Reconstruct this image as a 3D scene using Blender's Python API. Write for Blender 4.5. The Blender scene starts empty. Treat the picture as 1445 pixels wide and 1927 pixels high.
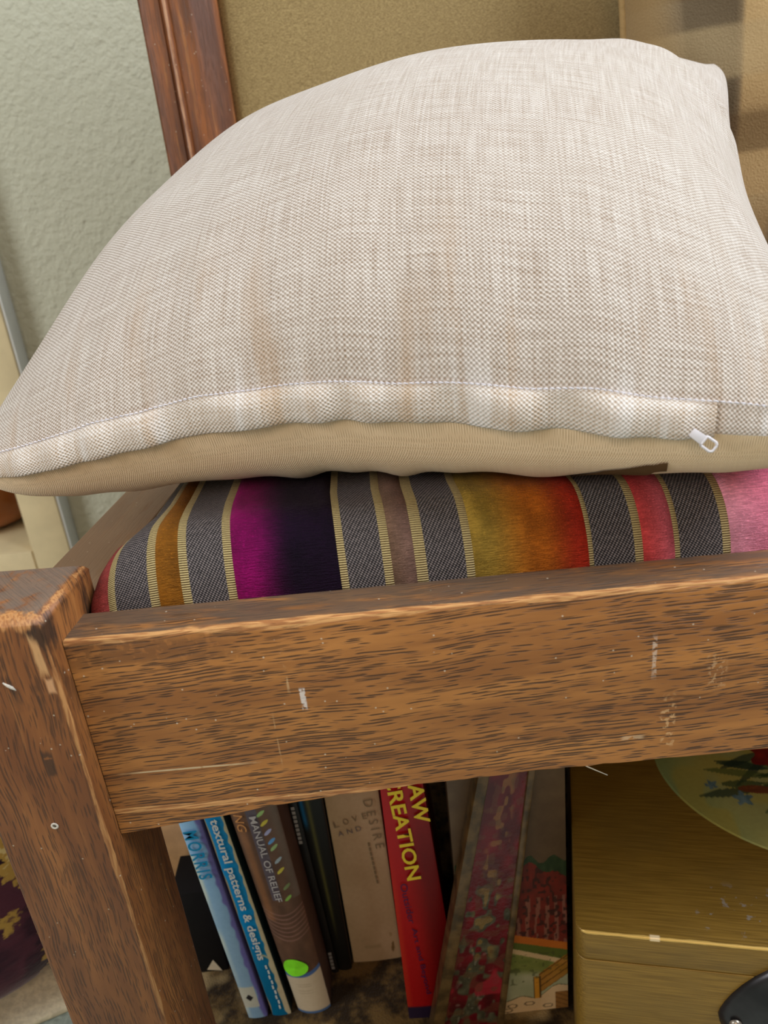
import bpy, bmesh, math, random
import numpy as np
from mathutils import Vector, Matrix

random.seed(4)
RNG = np.random.default_rng(4)
S = bpy.context.scene
COL = S.collection

# ------------------------------------------------------------------ camera
PITCH, ROLL = math.radians(22.61), math.radians(-6.32)
cam_d = bpy.data.cameras.new('camera')
cam = bpy.data.objects.new('camera', cam_d)
COL.objects.link(cam)
cp, sp, cr, sr = math.cos(PITCH), math.sin(PITCH), math.cos(ROLL), math.sin(ROLL)
fwd = Vector((0, cp, -sp)); up0 = Vector((0, sp, cp)); rt0 = Vector((1, 0, 0))
rt = cr * rt0 + sr * up0
up = -sr * rt0 + cr * up0
M = Matrix((rt, up, -fwd)).transposed().to_4x4()
M.translation = Vector((0, 0, 0.603))
cam.matrix_world = M
cam_d.sensor_fit = 'VERTICAL'
cam_d.sensor_height = 24.0
cam_d.sensor_width = 24.0
cam_d.lens = 1447.0 / 1927.0 * 24.0
cam_d.clip_start = 0.01
cam_d.dof.use_dof = True
cam_d.dof.focus_distance = 0.40
cam_d.dof.aperture_fstop = 8.0
S.camera = cam

# ------------------------------------------------------------------ world, window light, exposure
world = bpy.data.worlds.new('room_daylight')
S.world = world
world.use_nodes = True
bg = world.node_tree.nodes['Background']
bg.inputs[0].default_value = (1.0, 0.93, 0.82, 1)
bg.inputs[1].default_value = 0.22


def area(name, loc, target, size, power, color):
    d = bpy.data.lights.new(name, 'AREA')
    d.shape = 'RECTANGLE'
    d.size, d.size_y = size
    d.energy = power
    d.color = color
    o = bpy.data.objects.new(name, d)
    COL.objects.link(o)
    o.location = loc
    o.rotation_euler = (Vector(target) - Vector(loc)).to_track_quat('-Z', 'Y').to_euler()
    return o


area('window_light_high', (1.25, 0.02, 1.95), (0.0, 0.5, 0.5), (1.0, 1.2), 58.0, (0.80, 0.90, 1.0))
area('window_light_left', (-1.75, -0.35, 1.35), (-0.1, 0.55, 0.45), (0.8, 1.1), 24.0, (0.88, 0.95, 1.0))
area('front_fill_light', (-0.45, -1.9, 1.85), (0.0, 0.4, 0.3), (1.0, 0.8), 15.0, (1.0, 0.78, 0.54))  # added warm fill from the front, no actual lamp there

S.view_settings.view_transform = 'Standard'
S.view_settings.look = 'None'
S.view_settings.gamma = 1.0
S.view_settings.exposure = 0.0
S.view_settings.use_curve_mapping = False

# ------------------------------------------------------------------ helpers


def lin(c):
    c = np.asarray(c, float) / 255.0
    return np.where(c <= 0.04045, c / 12.92, ((c + 0.055) / 1.055) ** 2.4)


def rgb(*c):
    v = lin(c)
    return (float(v[0]), float(v[1]), float(v[2]), 1.0)


def smooth(a, b, x):
    t = np.clip((np.asarray(x, float) - a) / (b - a), 0, 1)
    return t * t * (3 - 2 * t)


def vnoise(x, y, seed=0):
    """smooth value noise on numpy arrays"""
    r = np.random.default_rng(seed).random((64, 64))
    xi = np.floor(x).astype(int); yi = np.floor(y).astype(int)
    fx = x - xi; fy = y - yi
    fx = fx * fx * (3 - 2 * fx); fy = fy * fy * (3 - 2 * fy)
    g = lambda a, b: r[a % 64, b % 64]
    return (g(xi, yi) * (1 - fx) * (1 - fy) + g(xi + 1, yi) * fx * (1 - fy) +
            g(xi, yi + 1) * (1 - fx) * fy + g(xi + 1, yi + 1) * fx * fy)


def tag(o, label=None, cat=None, group=None, kind=None):
    if label: o['label'] = label
    if cat: o['category'] = cat
    if group: o['group'] = group
    if kind: o['kind'] = kind
    return o


def empty(name, loc, label=None, cat=None, group=None):
    o = bpy.data.objects.new(name, None)
    o.empty_display_size = 0.05
    o.location = loc
    COL.objects.link(o)
    return tag(o, label, cat, group)


def link(name, me, mat=None, parent=None, smooth_shade=False):
    o = bpy.data.objects.new(name, me)
    COL.objects.link(o)
    if mat is not None:
        me.materials.append(mat)
    if parent is not None:
        o.parent = parent
        # mesh data are in world coordinates
        w = Matrix.Translation(parent.location)
        p = parent.parent
        while p is not None:
            p = p.parent
        o.matrix_parent_inverse = w.inverted() if parent.type == 'EMPTY' else Matrix.Identity(4)
    if smooth_shade:
        me.polygons.foreach_set('use_smooth', [True] * len(me.polygons))
    return o


def mesh(name, verts, faces):
    me = bpy.data.meshes.new(name)
    me.from_pydata([tuple(map(float, v)) for v in verts], [], [tuple(map(int, f)) for f in faces])
    me.update()
    return me


def grid_faces(n, m, wrap=False):
    i, j = np.meshgrid(np.arange(n - 1), np.arange(m - 1), indexing='ij')
    a = i * m + j
    return np.stack([a, a + m, a + m + 1, a + 1], -1).reshape(-1, 4)


def set_color(me, col, name='Col'):
    a = me.color_attributes.new(name, 'FLOAT_COLOR', 'POINT')
    c = np.ones((len(me.vertices), 4), np.float32)
    c[:, :3] = np.asarray(col).reshape(-1, 3)
    a.data.foreach_set('color', c.ravel())


def set_uv(me, uv):
    lay = me.uv_layers.new(name='UVMap')
    idx = np.empty(len(me.loops), np.int32)
    me.loops.foreach_get('vertex_index', idx)
    lay.data.foreach_set('uv', np.asarray(uv, np.float32).reshape(-1, 2)[idx].ravel())


def recalc(me):
    bm = bmesh.new(); bm.from_mesh(me)
    bmesh.ops.recalc_face_normals(bm, faces=bm.faces)
    bm.to_mesh(me); bm.free()


def prism(name, pts, vec, bevel=0.0, seg=2):
    """closed polygon pts (3d, planar) extruded by vec, all edges bevelled"""
    bm = bmesh.new()
    v = [bm.verts.new(p) for p in pts]
    f = bm.faces.new(v)
    r = bmesh.ops.extrude_face_region(bm, geom=[f])
    for e in r['geom']:
        if isinstance(e, bmesh.types.BMVert):
            e.co += Vector(vec)
    bmesh.ops.recalc_face_normals(bm, faces=bm.faces)
    if bevel > 0:
        es = [e for e in bm.edges if len(e.link_faces) == 2 and e.calc_face_angle(0) > 0.35]
        bmesh.ops.bevel(bm, geom=es, offset=bevel, segments=seg, affect='EDGES', profile=0.5, clamp_overlap=True)
    me = bpy.data.meshes.new(name)
    bm.to_mesh(me); bm.free()
    for p in me.polygons: p.use_smooth = True
    try:
        me.set_sharp_from_angle(angle=0.6)
    except Exception:
        pass
    return me


def box(name, o, dx, dy, dz, bevel=0.001, seg=2):
    """o corner, dx dy dz edge vectors"""
    o, dx, dy, dz = map(Vector, (o, dx, dy, dz))
    return prism(name, [o, o + dx, o + dx + dy, o + dy], dz, bevel, seg)


def tube(name, pts, r, n=8, closed=False):
    pts = [Vector(p) for p in pts]
    vs, fs = [], []
    for i, p in enumerate(pts):
        if closed:
            t = (pts[(i + 1) % len(pts)] - pts[i - 1]).normalized()
        else:
            t = (pts[min(i + 1, len(pts) - 1)] - pts[max(i - 1, 0)]).normalized()
        a = t.cross(Vector((0.13, 0.2, 1))).normalized(); b = t.cross(a)
        rr = r[i] if hasattr(r, '__len__') else r
        for k in range(n):
            w = 2 * math.pi * k / n
            vs.append(p + (a * math.cos(w) + b * math.sin(w)) * rr)
    m = len(pts)
    for i in range(m if closed else m - 1):
        for k in range(n):
            fs.append((i * n + k, i * n + (k + 1) % n, ((i + 1) % m) * n + (k + 1) % n, ((i + 1) % m) * n + k))
    if not closed:
        fs.append(tuple(range(n))[::-1]); fs.append(tuple((m - 1) * n + k for k in range(n)))
    return mesh(name, vs, fs)


# ------------------------------------------------------------------ node material helpers


class NT:
    def __init__(self, name):
        self.m = bpy.data.materials.new(name)
        self.m.use_nodes = True
        self.t = self.m.node_tree
        self.b = self.t.nodes['Principled BSDF']

    def n(self, typ, **kw):
        nd = self.t.nodes.new(typ)
        ins = kw.pop('ins', {})
        for k, v in kw.items():
            setattr(nd, k, v)
        for k, v in ins.items():
            self.set(nd.inputs[k], v)
        return nd

    def set(self, sock, v):
        if isinstance(v, bpy.types.NodeSocket):
            self.t.links.new(v, sock)
        else:
            sock.default_value = v

    def math(self, op, a, b=0.0, c=0.0, clamp=False):
        nd = self.n('ShaderNodeMath', operation=op, use_clamp=clamp)
        self.set(nd.inputs[0], a); self.set(nd.inputs[1], b); self.set(nd.inputs[2], c)
        return nd.outputs[0]

    def mix(self, f, a, b, blend='MIX'):
        nd = self.n('ShaderNodeMix', data_type='RGBA', blend_type=blend)
        self.set(nd.inputs[0], f); self.set(nd.inputs[6], a); self.set(nd.inputs[7], b)
        return nd.outputs[2]

    def ss(self, x, a, b, lo=0.0, hi=1.0):
        nd = self.n('ShaderNodeMapRange', interpolation_type='SMOOTHSTEP')
        self.set(nd.inputs[0], x)
        nd.inputs[1].default_value = a; nd.inputs[2].default_value = b
        nd.inputs[3].default_value = lo; nd.inputs[4].default_value = hi
        return nd.outputs[0]

    def noise(self, vec, scale, detail=3.0, rough=0.55):
        nd = self.n('ShaderNodeTexNoise', ins={'Scale': scale, 'Detail': detail, 'Roughness': rough})
        if vec is not None: self.set(nd.inputs['Vector'], vec)
        return nd.outputs[0]

    def vmul(self, v, s):
        nd = self.n('ShaderNodeVectorMath', operation='MULTIPLY')
        self.set(nd.inputs[0], v); nd.inputs[1].default_value = s
        return nd.outputs[0]

    def vadd(self, v, s):
        nd = self.n('ShaderNodeVectorMath', operation='ADD')
        self.set(nd.inputs[0], v); self.set(nd.inputs[1], s)
        return nd.outputs[0]

    def sep(self, v):
        nd = self.n('ShaderNodeSeparateXYZ'); self.set(nd.inputs[0], v)
        return nd.outputs

    def obj(self):
        return self.n('ShaderNodeTexCoord').outputs['Object']

    def uv(self):
        return self.n('ShaderNodeTexCoord').outputs['UV']

    def attr(self, name='Col'):
        return self.n('ShaderNodeAttribute', attribute_name=name).outputs['Color']

    def bump(self, h, dist, strength=1.0, normal=None):
        nd = self.n('ShaderNodeBump', ins={'Strength': strength, 'Distance': dist})
        self.set(nd.inputs['Height'], h)
        if normal is not None: self.set(nd.inputs['Normal'], normal)
        return nd.outputs[0]

    def out(self, color=None, rough=None, normal=None, spec=None, sheen=None, metallic=None, **kw):
        b = self.b
        if color is not None: self.set(b.inputs['Base Color'], color)
        if rough is not None: self.set(b.inputs['Roughness'], rough)
        if normal is not None: self.set(b.inputs['Normal'], normal)
        if spec is not None: self.set(b.inputs['Specular IOR Level'], spec)
        if metallic is not None: self.set(b.inputs['Metallic'], metallic)
        if sheen is not None:
            self.set(b.inputs['Sheen Weight'], sheen)
            b.inputs['Sheen Roughness'].default_value = 0.4
        for k, v in kw.items():
            self.set(b.inputs[k], v)
        return self.m


def plain(name, c, rough=0.6, spec=0.4, noise_amt=0.12, scale=60.0, bump=0.0, **kw):
    t = NT(name)
    n = t.noise(t.obj(), scale, 4)
    f = t.ss(n, 0.3, 0.7)
    a = tuple(x * (1 - noise_amt) for x in c[:3]) + (1,)
    b_ = tuple(min(1, x * (1 + noise_amt)) for x in c[:3]) + (1,)
    nrm = t.bump(n, bump) if bump else None
    return t.out(t.mix(f, a, b_), rough, nrm, spec, **kw)


def oak(name, grain, origin=(0, 0, 0), angle=0.0, base=rgb(150, 92, 44), deep=rgb(112, 64, 30), dark=rgb(52, 33, 20),
        edges=(), fleck=1.0, top_grey=None, marks=(), wear_c=rgb(205, 150, 92), slope=0.0, stain=None, rough=0.42, warp=0.0):
    """old varnished oak.  grain 0/1/2 = local axis along the grain.  local frame = (world-origin) turned by -angle about z"""
    t = NT(name)
    p = t.vadd(t.obj(), tuple(-x for x in origin))
    if angle:
        r = t.n('ShaderNodeVectorRotate', rotation_type='Z_AXIS')
        t.set(r.inputs['Vector'], p); r.inputs['Angle'].default_value = -angle
        p = r.outputs[0]
    x, y, z = t.sep(p)
    ax = [x, y, z]
    # bring the grain axis to x; slight slope/waviness of the grain
    g = ax[grain]; o1, o2 = [ax[i] for i in range(3) if i != grain]
    wob = t.noise(p, 9.0, 2)
    wobs = t.math('MULTIPLY', t.math('SUBTRACT', wob, 0.5), 0.006 + warp)
    o1w = t.math('ADD', t.math('ADD', o1, wobs), t.math('MULTIPLY', g, slope))
    o2w = t.math('ADD', t.math('ADD', o2, wobs), t.math('MULTIPLY', g, -slope))
    cmb = t.n('ShaderNodeCombineXYZ')
    t.set(cmb.inputs[0], g); t.set(cmb.inputs[1], o1w); t.set(cmb.inputs[2], o2w)
    q = cmb.outputs[0]
    # pores: rows of short lens-shaped dark dashes along the grain
    oo = t.math('ADD', t.math('ADD', o1, o2), t.math('SUBTRACT', t.math('MULTIPLY', wobs, 1.6), t.math('MULTIPLY', g, slope)))
    fine = t.noise(t.vmul(p, (1, 1, 1)), 90.0, 1.0)
    oo = t.math('ADD', oo, t.math('MULTIPLY', t.math('SUBTRACT', fine, 0.5), 0.0007))
    dens = t.noise(t.vmul(q, (11, 60, 60)), 1.0, 2.0)

    def rows(sp, seed, F, wid, lo):
        r_ = t.math('ADD', t.math('DIVIDE', oo, sp), seed)
        fl = t.math('FLOOR', r_)
        wn = t.n('ShaderNodeTexWhiteNoise', noise_dimensions='1D'); t.set(wn.inputs['W'], fl)
        rnd = wn.outputs[0]
        d_ = t.math('ABSOLUTE', t.math('SUBTRACT', t.math('SUBTRACT', r_, fl), t.math('ADD', 0.5, t.math('MULTIPLY', t.math('SUBTRACT', rnd, 0.5), 0.5))))
        cv = t.n('ShaderNodeCombineXYZ')
        t.set(cv.inputs[0], t.math('ADD', t.math('MULTIPLY', g, F), t.math('MULTIPLY', rnd, 57.0)))
        t.set(cv.inputs[1], t.math('MULTIPLY', rnd, 83.0)); cv.inputs[2].default_value = seed
        al = t.noise(cv.outputs[0], 1.0, 1.0, 0.4)
        al = t.math('ADD', al, t.math('MULTIPLY', t.math('SUBTRACT', dens, 0.5), 0.45))
        lens = t.ss(al, lo, lo + 0.16)
        edge = t.math('SUBTRACT', d_, t.math('MULTIPLY', lens, wid))
        return t.math('MULTIPLY', t.ss(edge, -0.05, 0.06, 1.0, 0.0), t.ss(al, lo, lo + 0.04))

    n1 = t.noise(t.vmul(q, (58, 1050, 1050)), 1.0, 1.0, 0.4)
    n2 = t.noise(t.vmul(q, (36, 800, 800)), 1.0, 1.0, 0.4)
    d1 = rows(0.00150, 3.0, 88.0, 0.21, 0.47)
    d2 = rows(0.00235, 11.0, 60.0, 0.17, 0.50)
    th = t.math('MULTIPLY', t.math('SUBTRACT', dens, 0.5), 0.20)
    d3 = t.math('MULTIPLY', t.ss(t.math('ADD', n2, th), 0.60, 0.68), 0.55)
    pores = t.math('MULTIPLY', t.math('MAXIMUM', t.math('MAXIMUM', d1, t.math('MULTIPLY', d2, 0.9)), d3), fleck, clamp=True)
    # broad colour figure
    n3 = t.noise(t.vmul(q, (7, 70, 70)), 1.0, 4.0)
    n4 = t.noise(p, 22.0, 4.0)
    col = t.mix(t.ss(n3, 0.35, 0.68), deep, base)
    col = t.mix(t.math('MULTIPLY', t.ss(n4, 0.52, 0.75), 0.45), col, deep)
    # pale medullary streaks
    n5 = t.noise(t.vmul(q, (10, 190, 190)), 1.0, 2.0)
    col = t.mix(t.math('MULTIPLY', t.ss(n5, 0.60, 0.72), 0.35), col, rgb(178, 118, 62))
    col = t.mix(t.math('MULTIPLY', pores, 0.86), col, dark)
    if stain:
        for (axis, a, b_, sc, thr, c, amt) in stain:
            ns = t.noise(t.vmul(q, (sc * .35, sc, sc)), 1.0, 4.0)
            f = t.math('MULTIPLY', t.ss(ax[axis], a, b_), t.ss(ns, thr, thr + .13))
            if top_grey: f = t.math('MULTIPLY', f, t.ss(z, top_grey[0] - 0.006, top_grey[0] - 0.0015, 1.0, 0.0))
            col = t.mix(t.math('MULTIPLY', f, amt), col, c)
    if top_grey:
        zt, c, amt = top_grey
        ng = t.noise(t.vmul(q, (30, 160, 160)), 1.0, 4.0)
        f = t.math('MULTIPLY', t.ss(z, zt - 0.0016, zt - 0.0004), t.ss(ng, 0.22, 0.52))
        col = t.mix(t.math('MULTIPLY', f, amt), col, c)
    # worn arrises
    nw = t.noise(t.vmul(q, (26, 130, 130)), 1.0, 5.0, 0.65)
    for (a1, v1, a2, v2, w) in edges:
        e1 = t.math('ABSOLUTE', t.math('SUBTRACT', ax[a1], v1))
        e2 = t.math('ABSOLUTE', t.math('SUBTRACT', ax[a2], v2))
        d = t.math('ADD', t.math('MAXIMUM', e1, e2), t.math('MULTIPLY', t.math('SUBTRACT', nw, 0.5), w * 2.6))
        f = t.ss(d, w * 0.55, w * 0.95, 1.0, 0.0)
        wc = t.mix(t.ss(n1, 0.4, 0.62), wear_c, rgb(160, 104, 58))
        col = t.mix(f, col, wc)
    # scuffs: (axis1, c1, half1, axis2, c2, half2, noise scale, threshold, colour, amount)
    for (a1, c1, h1, a2, c2, h2, sc, thr, c, amt) in marks:
        e1 = t.math('DIVIDE', t.math('ABSOLUTE', t.math('SUBTRACT', ax[a1], c1)), h1)
        e2 = t.math('DIVIDE', t.math('ABSOLUTE', t.math('SUBTRACT', ax[a2], c2)), h2)
        nm = t.noise(p, sc, 3.0)
        m_ = t.math('ADD', t.math('MAXIMUM', e1, e2), t.math('MULTIPLY', t.math('SUBTRACT', nw, 0.5), 1.4))
        f = t.math('MULTIPLY', t.ss(m_, 0.55, 1.0, 1.0, 0.0), t.ss(nm, thr, thr + 0.08))
        col = t.mix(t.math('MULTIPLY', f, amt), col, c)
    # tiny white dust specks
    nd = t.n('ShaderNodeTexVoronoi', ins={'Scale': 140.0}); t.set(nd.inputs['Vector'], p)
    col = t.mix(t.ss(nd.outputs['Distance'], 0.045, 0.075, 0.55, 0.0), col, rgb(220, 205, 180))
    h = t.math('ADD', t.math('MULTIPLY', pores, -1.0), t.math('MULTIPLY', n3, 0.5))
    nrm = t.bump(h, 0.00022, 0.8)
    ro = t.math('ADD', rough, t.math('MULTIPLY', n4, 0.25))
    return t.out(col, ro, nrm, 0.45)


def linen(name, pitch, pitch_v, light, ground, streak=None, bump=0.00030, contrast=1.0, fold=0.0):
    """plain weave from UV given in metres"""
    t = NT(name)
    uv = t.uv()
    jit = t.n('ShaderNodeTexNoise', ins={'Scale': 160.0, 'Detail': 2.0})
    t.set(jit.inputs['Vector'], uv)
    off = t.vmul(t.vadd(jit.outputs['Color'], (-0.5, -0.5, -0.5)), (0.0011, 0.0011, 0))
    v = t.vadd(uv, off)
    x, y, _ = t.sep(v)
    sx = t.math('SINE', t.math('MULTIPLY', x, math.pi / pitch)); sy = t.math('SINE', t.math('MULTIPLY', y, math.pi / pitch_v))
    h = t.math('MULTIPLY', sx, sy)                     # + weft over, - warp over
    slx = t.noise(t.vmul(uv, (1.0 / pitch * 0.9, 30, 1)), 1.0, 2.0)     # slubs along each yarn
    sly = t.noise(t.vmul(uv, (30, 1.0 / pitch_v * 0.9, 1)), 1.0, 2.0)
    big = t.noise(t.vmul(uv, (9, 5, 1)), 1.0, 3.0)
    fac = t.math('ADD', t.math('MULTIPLY', h, 0.42 * contrast), 0.56)
    fac = t.math('ADD', fac, t.math('MULTIPLY', t.math('SUBTRACT', t.math('ADD', slx, sly), 1.0), 0.75))
    fac = t.math('ADD', fac, t.math('MULTIPLY', t.math('SUBTRACT', big, 0.5), 0.25), clamp=True)
    col = t.mix(fac, ground, light)
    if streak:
        # wrinkle shading painted into the colour: tan bars towards the front seam
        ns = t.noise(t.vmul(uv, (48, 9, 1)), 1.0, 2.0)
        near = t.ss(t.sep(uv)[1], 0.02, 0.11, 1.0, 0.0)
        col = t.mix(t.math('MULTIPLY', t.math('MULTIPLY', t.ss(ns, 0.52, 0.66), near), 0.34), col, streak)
        wh = t.noise(t.vmul(uv, (70, 12, 1)), 1.0, 2.0)  # white bars: light on the folds, painted into the colour
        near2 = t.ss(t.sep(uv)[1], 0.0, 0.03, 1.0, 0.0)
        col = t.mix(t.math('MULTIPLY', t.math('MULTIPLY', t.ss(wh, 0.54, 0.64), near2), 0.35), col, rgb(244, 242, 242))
    nrm = t.bump(t.math('ADD', h, t.math('MULTIPLY', t.math('ADD', slx, sly), 0.8)), bump, 0.9)
    return t.out(col, 0.85, nrm, 0.15, sheen=0.25)


def painted(name, rough=0.5, spec=0.4, bump=0.0, scale=200.0, **kw):
    t = NT(name)
    n = t.noise(t.obj(), scale, 3)
    c = t.mix(0.18, t.attr(), t.mix(n, (0, 0, 0, 1), (1, 1, 1, 1)), 'SOFT_LIGHT')
    return t.out(c, rough, t.bump(n, bump) if bump else None, spec, **kw)


# ------------------------------------------------------------------ setting
M_wall = NT('sage_plaster')
_p = M_wall.obj()
_n1 = M_wall.noise(_p, 55.0, 4.0, 0.6); _n2 = M_wall.noise(_p, 130.0, 3.0, 0.6); _n3 = M_wall.noise(_p, 4.0, 2.0)
_h = M_wall.math('ADD', M_wall.math('MULTIPLY', _n1, 0.5), M_wall.math('MULTIPLY', _n2, 0.9))
M_wall = M_wall.out(M_wall.mix(_n3, rgb(188, 185, 163), rgb(198, 195, 174)), 0.75, M_wall.bump(_h, 0.0050, 0.8), 0.25)

M_cream = plain('cream_paint', rgb(226, 206, 164), 0.6, 0.3, 0.06, 25, 0.0006)
M_white = plain('white_gloss', rgb(225, 226, 222), 0.5, 0.4, 0.04, 25)
M_dark = plain('alcove_dark_brown', rgb(46, 36, 28), 0.9, 0.2, 0.2, 30)  # dark brown for the back of the alcove
M_floor = plain('grey_green_carpet', rgb(150, 160, 150), 0.95, 0.1, 0.15, 240, 0.001)

# wall with an alcove at the left end (opening x < -0.543)
YW = 1.12
tag(link('wall_back', box('wall_back', (-0.515, YW, 0), (2.6, 0, 0), (0, 0.25, 0), (0, 0, 2.4), 0), M_wall), kind='structure')
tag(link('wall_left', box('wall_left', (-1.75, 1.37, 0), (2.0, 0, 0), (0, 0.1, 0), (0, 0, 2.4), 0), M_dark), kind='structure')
tag(link('floor', mesh('floor', [(-3, -2.5, 0), (3, -2.5, 0), (3, 1.6, 0), (-3, 1.6, 0)], [(0, 1, 2, 3)]), M_floor), kind='structure')

surround = empty('alcove_surround', (-0.515, 1.1, 0), 'cream and white painted surround of the dark alcove at the left edge', 'surround')
link('jamb', box('jamb', (-0.541, 1.085, 0.0), (0.056, 0, 0), (0, 0.036, 0), (0, 0, 2.2), 0.002), M_cream, surround)
link('shelf_board', box('shelf_board', (-1.3, 1.085, 0.0), (0.757, 0, 0), (0, 0.28, 0), (0, 0, 0.150), 0.002), M_cream, surround)
o = link('edge_strip', box('edge_strip', (-0.4848, 1.088, 0.0), (0.0035, 0, 0), (0, 0.032, 0), (0, 0, 2.2), 0.0008), M_white, surround)
tag(o, 'blue-white edge strip')

# brown pot in the alcove
def lathe(name, prof, c, n=64):
    vs, fs = [], []
    for r, z in prof:
        for k in range(n):
            a = 2 * math.pi * k / n
            vs.append((c[0] + r * math.cos(a), c[1] + r * math.sin(a), c[2] + z))
    for i in range(len(prof) - 1):
        for k in range(n):
            fs.append((i * n + k, i * n + (k + 1) % n, (i + 1) * n + (k + 1) % n, (i + 1) * n + k))
    fs.append(tuple(range(n))[::-1])
    return mesh(name, vs, fs)

M_pot = plain('brown_glaze', rgb(150, 84, 34), 0.28, 0.5, 0.2, 14)
pot = empty('round_pot', (-0.665, 1.23, 0.15), 'round brown glazed pot standing in the dark alcove', 'pot')
prof = [(0.02, 0.001), (0.045, 0.002), (0.078, 0.018), (0.098, 0.045), (0.106, 0.078), (0.102, 0.112), (0.086, 0.142), (0.066, 0.158), (0.060, 0.168), (0.066, 0.178),
        (0.062, 0.180), (0.054, 0.168), (0.06, 0.15), (0.08, 0.11), (0.07, 0.04), (0.02, 0.02)]
link('body', lathe('body', prof[:10], (-0.665, 1.23, 0.15)), M_pot, pot, True)
link('rim', lathe('rim', [(0.066, 0.176), (0.070, 0.180), (0.068, 0.185), (0.060, 0.184), (0.055, 0.17), (0.052, 0.12)], (-0.665, 1.23, 0.15)), M_pot, pot, True)

# ------------------------------------------------------------------ floor pieces at the lower left
M_mat = plain('cream_mat_wool', rgb(228, 216, 186), 0.95, 0.1, 0.12, 180, 0.001)
d = Vector((0.9346, 0.3555, 0)); e = Vector((-0.3555, 0.9346, 0))
c0 = Vector((-0.317, 0.440, 0.0005))
matt = prism('cream_mat', [c0 + d * 0.09, c0 + d * 0.09 + e * 0.55, c0 - d * 0.8 + e * 0.55, c0 - d * 0.8], (0, 0, 0.006), 0.002)
tag(link('cream_mat', matt, M_mat), 'pale cream mat on the floor under the purple pouffe', 'mat')

t = NT('purple_flower_cloth')
p = t.obj()
w = t.vadd(p, t.vmul(t.n('ShaderNodeTexNoise', ins={'Scale': 22.0, 'Detail': 3.0}).outputs['Color'], (0.035, 0.035, 0.035)))
f1 = t.noise(w, 24.0, 3.0, 0.6); f2 = t.noise(w, 17.0, 2.0)
c = t.mix(t.ss(f2, 0.42, 0.62), rgb(54, 30, 44), rgb(92, 48, 62))
c = t.mix(t.ss(t.noise(w, 12, 2), 0.55, 0.66), c, rgb(38, 22, 22))
c = t.mix(t.ss(f1, 0.535, 0.585), c, rgb(196, 158, 78))
c = t.mix(t.ss(f1, 0.63, 0.67), c, rgb(228, 206, 140))
M_pouf = t.out(c, 0.8, t.bump(f1, 0.002), 0.2, sheen=0.3)
n, m = 96, 40
a = np.linspace(0, 2 * np.pi, n); h = np.linspace(-1, 1, m)
A, H = np.meshgrid(a, h, indexing='ij')
R = 0.200 * (1 - np.abs(H) ** 4.0) ** (1 / 4.5) * (1 + 0.015 * np.cos(8 * A)) + 0.0005
P = np.stack([-0.460 + R * np.cos(A), 0.585 + R * np.sin(A), 0.0075 + 0.11 + 0.1095 * H], -1)
me = mesh('purple_pouffe', P.reshape(-1, 3), grid_faces(n, m))
recalc(me)
tag(link('purple_pouffe', me, M_pouf, None, True), 'dark purple pouffe with yellow flower blotches beside the front leg', 'pouffe')

t = NT('mottled_rug')
p = t.obj()
f1 = t.noise(p, 34.0, 4.0, 0.65); f2 = t.noise(p, 14.0, 3.0)
c = t.mix(t.ss(f1, 0.40, 0.60), rgb(44, 32, 18), rgb(104, 80, 44))
c = t.mix(t.math('MULTIPLY', t.ss(f2, 0.57, 0.68), 0.75), c, rgb(176, 150, 104))
c = t.mix(t.ss(t.noise(p, 26, 3), 0.60, 0.66), c, rgb(40, 30, 22))
M_rug = t.out(c, 0.95, t.bump(t.noise(p, 700, 2), 0.0012), 0.1, sheen=0.2)
tag(link('patterned_rug', box('patterned_rug', (-0.265, 0.25, 0.0004), (1.2, 0, 0), (0, 0.42, 0), (0, 0, 0.0042), 0.001), M_rug),
    'mottled brown and straw rug under the bench, the books standing on it', 'rug')
RZ = 0.005   # top of the rug

# ------------------------------------------------------------------ the bench
bench = empty('wooden_bench', (0.25, 0.5, 0), 'worn dark oak bench frame with upholstered back', 'bench')
A2 = math.radians(-2.0)
rx = Vector((math.cos(A2), math.sin(A2), 0)); ry = Vector((-math.sin(A2), math.cos(A2), 0))
RO = Vector((-0.1412, 0.2849, 0.0))
ZT = 0.4413
LR = 0.86
GREY = rgb(104, 92, 80)
M_rail = oak('oak_rail', 0, RO, A2, edges=[(1, 0.0, 2, ZT, 0.0030), (1, 0.0, 2, 0.348, 0.0018)], fleck=1.0,
             top_grey=(ZT, rgb(88, 70, 56), 0.85), slope=0.05,
             base=rgb(178, 118, 58), deep=rgb(140, 88, 42),
             marks=[(0, 0.2500, 0.0013, 2, 0.4080, 0.0130, 420, 0.42, rgb(206, 182, 160), 0.65),
                    (0, 0.2572, 0.0036, 2, 0.3720, 0.0190, 330, 0.52, rgb(206, 162, 112), 0.75),
                    (0, 0.2772, 0.0048, 2, 0.3970, 0.0100, 520, 0.52, rgb(200, 160, 116), 0.55),
                    (0, 0.0971, 0.0014, 2, 0.4016, 0.0062, 420, 0.40, rgb(214, 204, 196), 0.85),
                    (0, 0.0350, 0.0330, 2, 0.3694, 0.00055, 150, 0.30, rgb(214, 190, 150), 0.75),
                    (0, 0.2415, 0.0060, 2, 0.3650, 0.0013, 240, 0.42, rgb(206, 176, 140), 0.6),
                    (0, 0.0914, 0.0006, 2, 0.4135, 0.0075, 160, 0.40, rgb(196, 160, 116), 0.6),
                    (0, 0.0824, 0.0004, 2, 0.3800, 0.0160, 160, 0.42, rgb(190, 150, 104), 0.5),
                    (0, 0.0731, 0.0220, 2, 0.3560, 0.0100, 60, 0.50, rgb(138, 74, 30), 0.35),
                    (0, 0.0300, 0.0500, 2, 0.4330, 0.0080, 190, 0.40, rgb(58, 36, 22), 0.35)])
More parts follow.
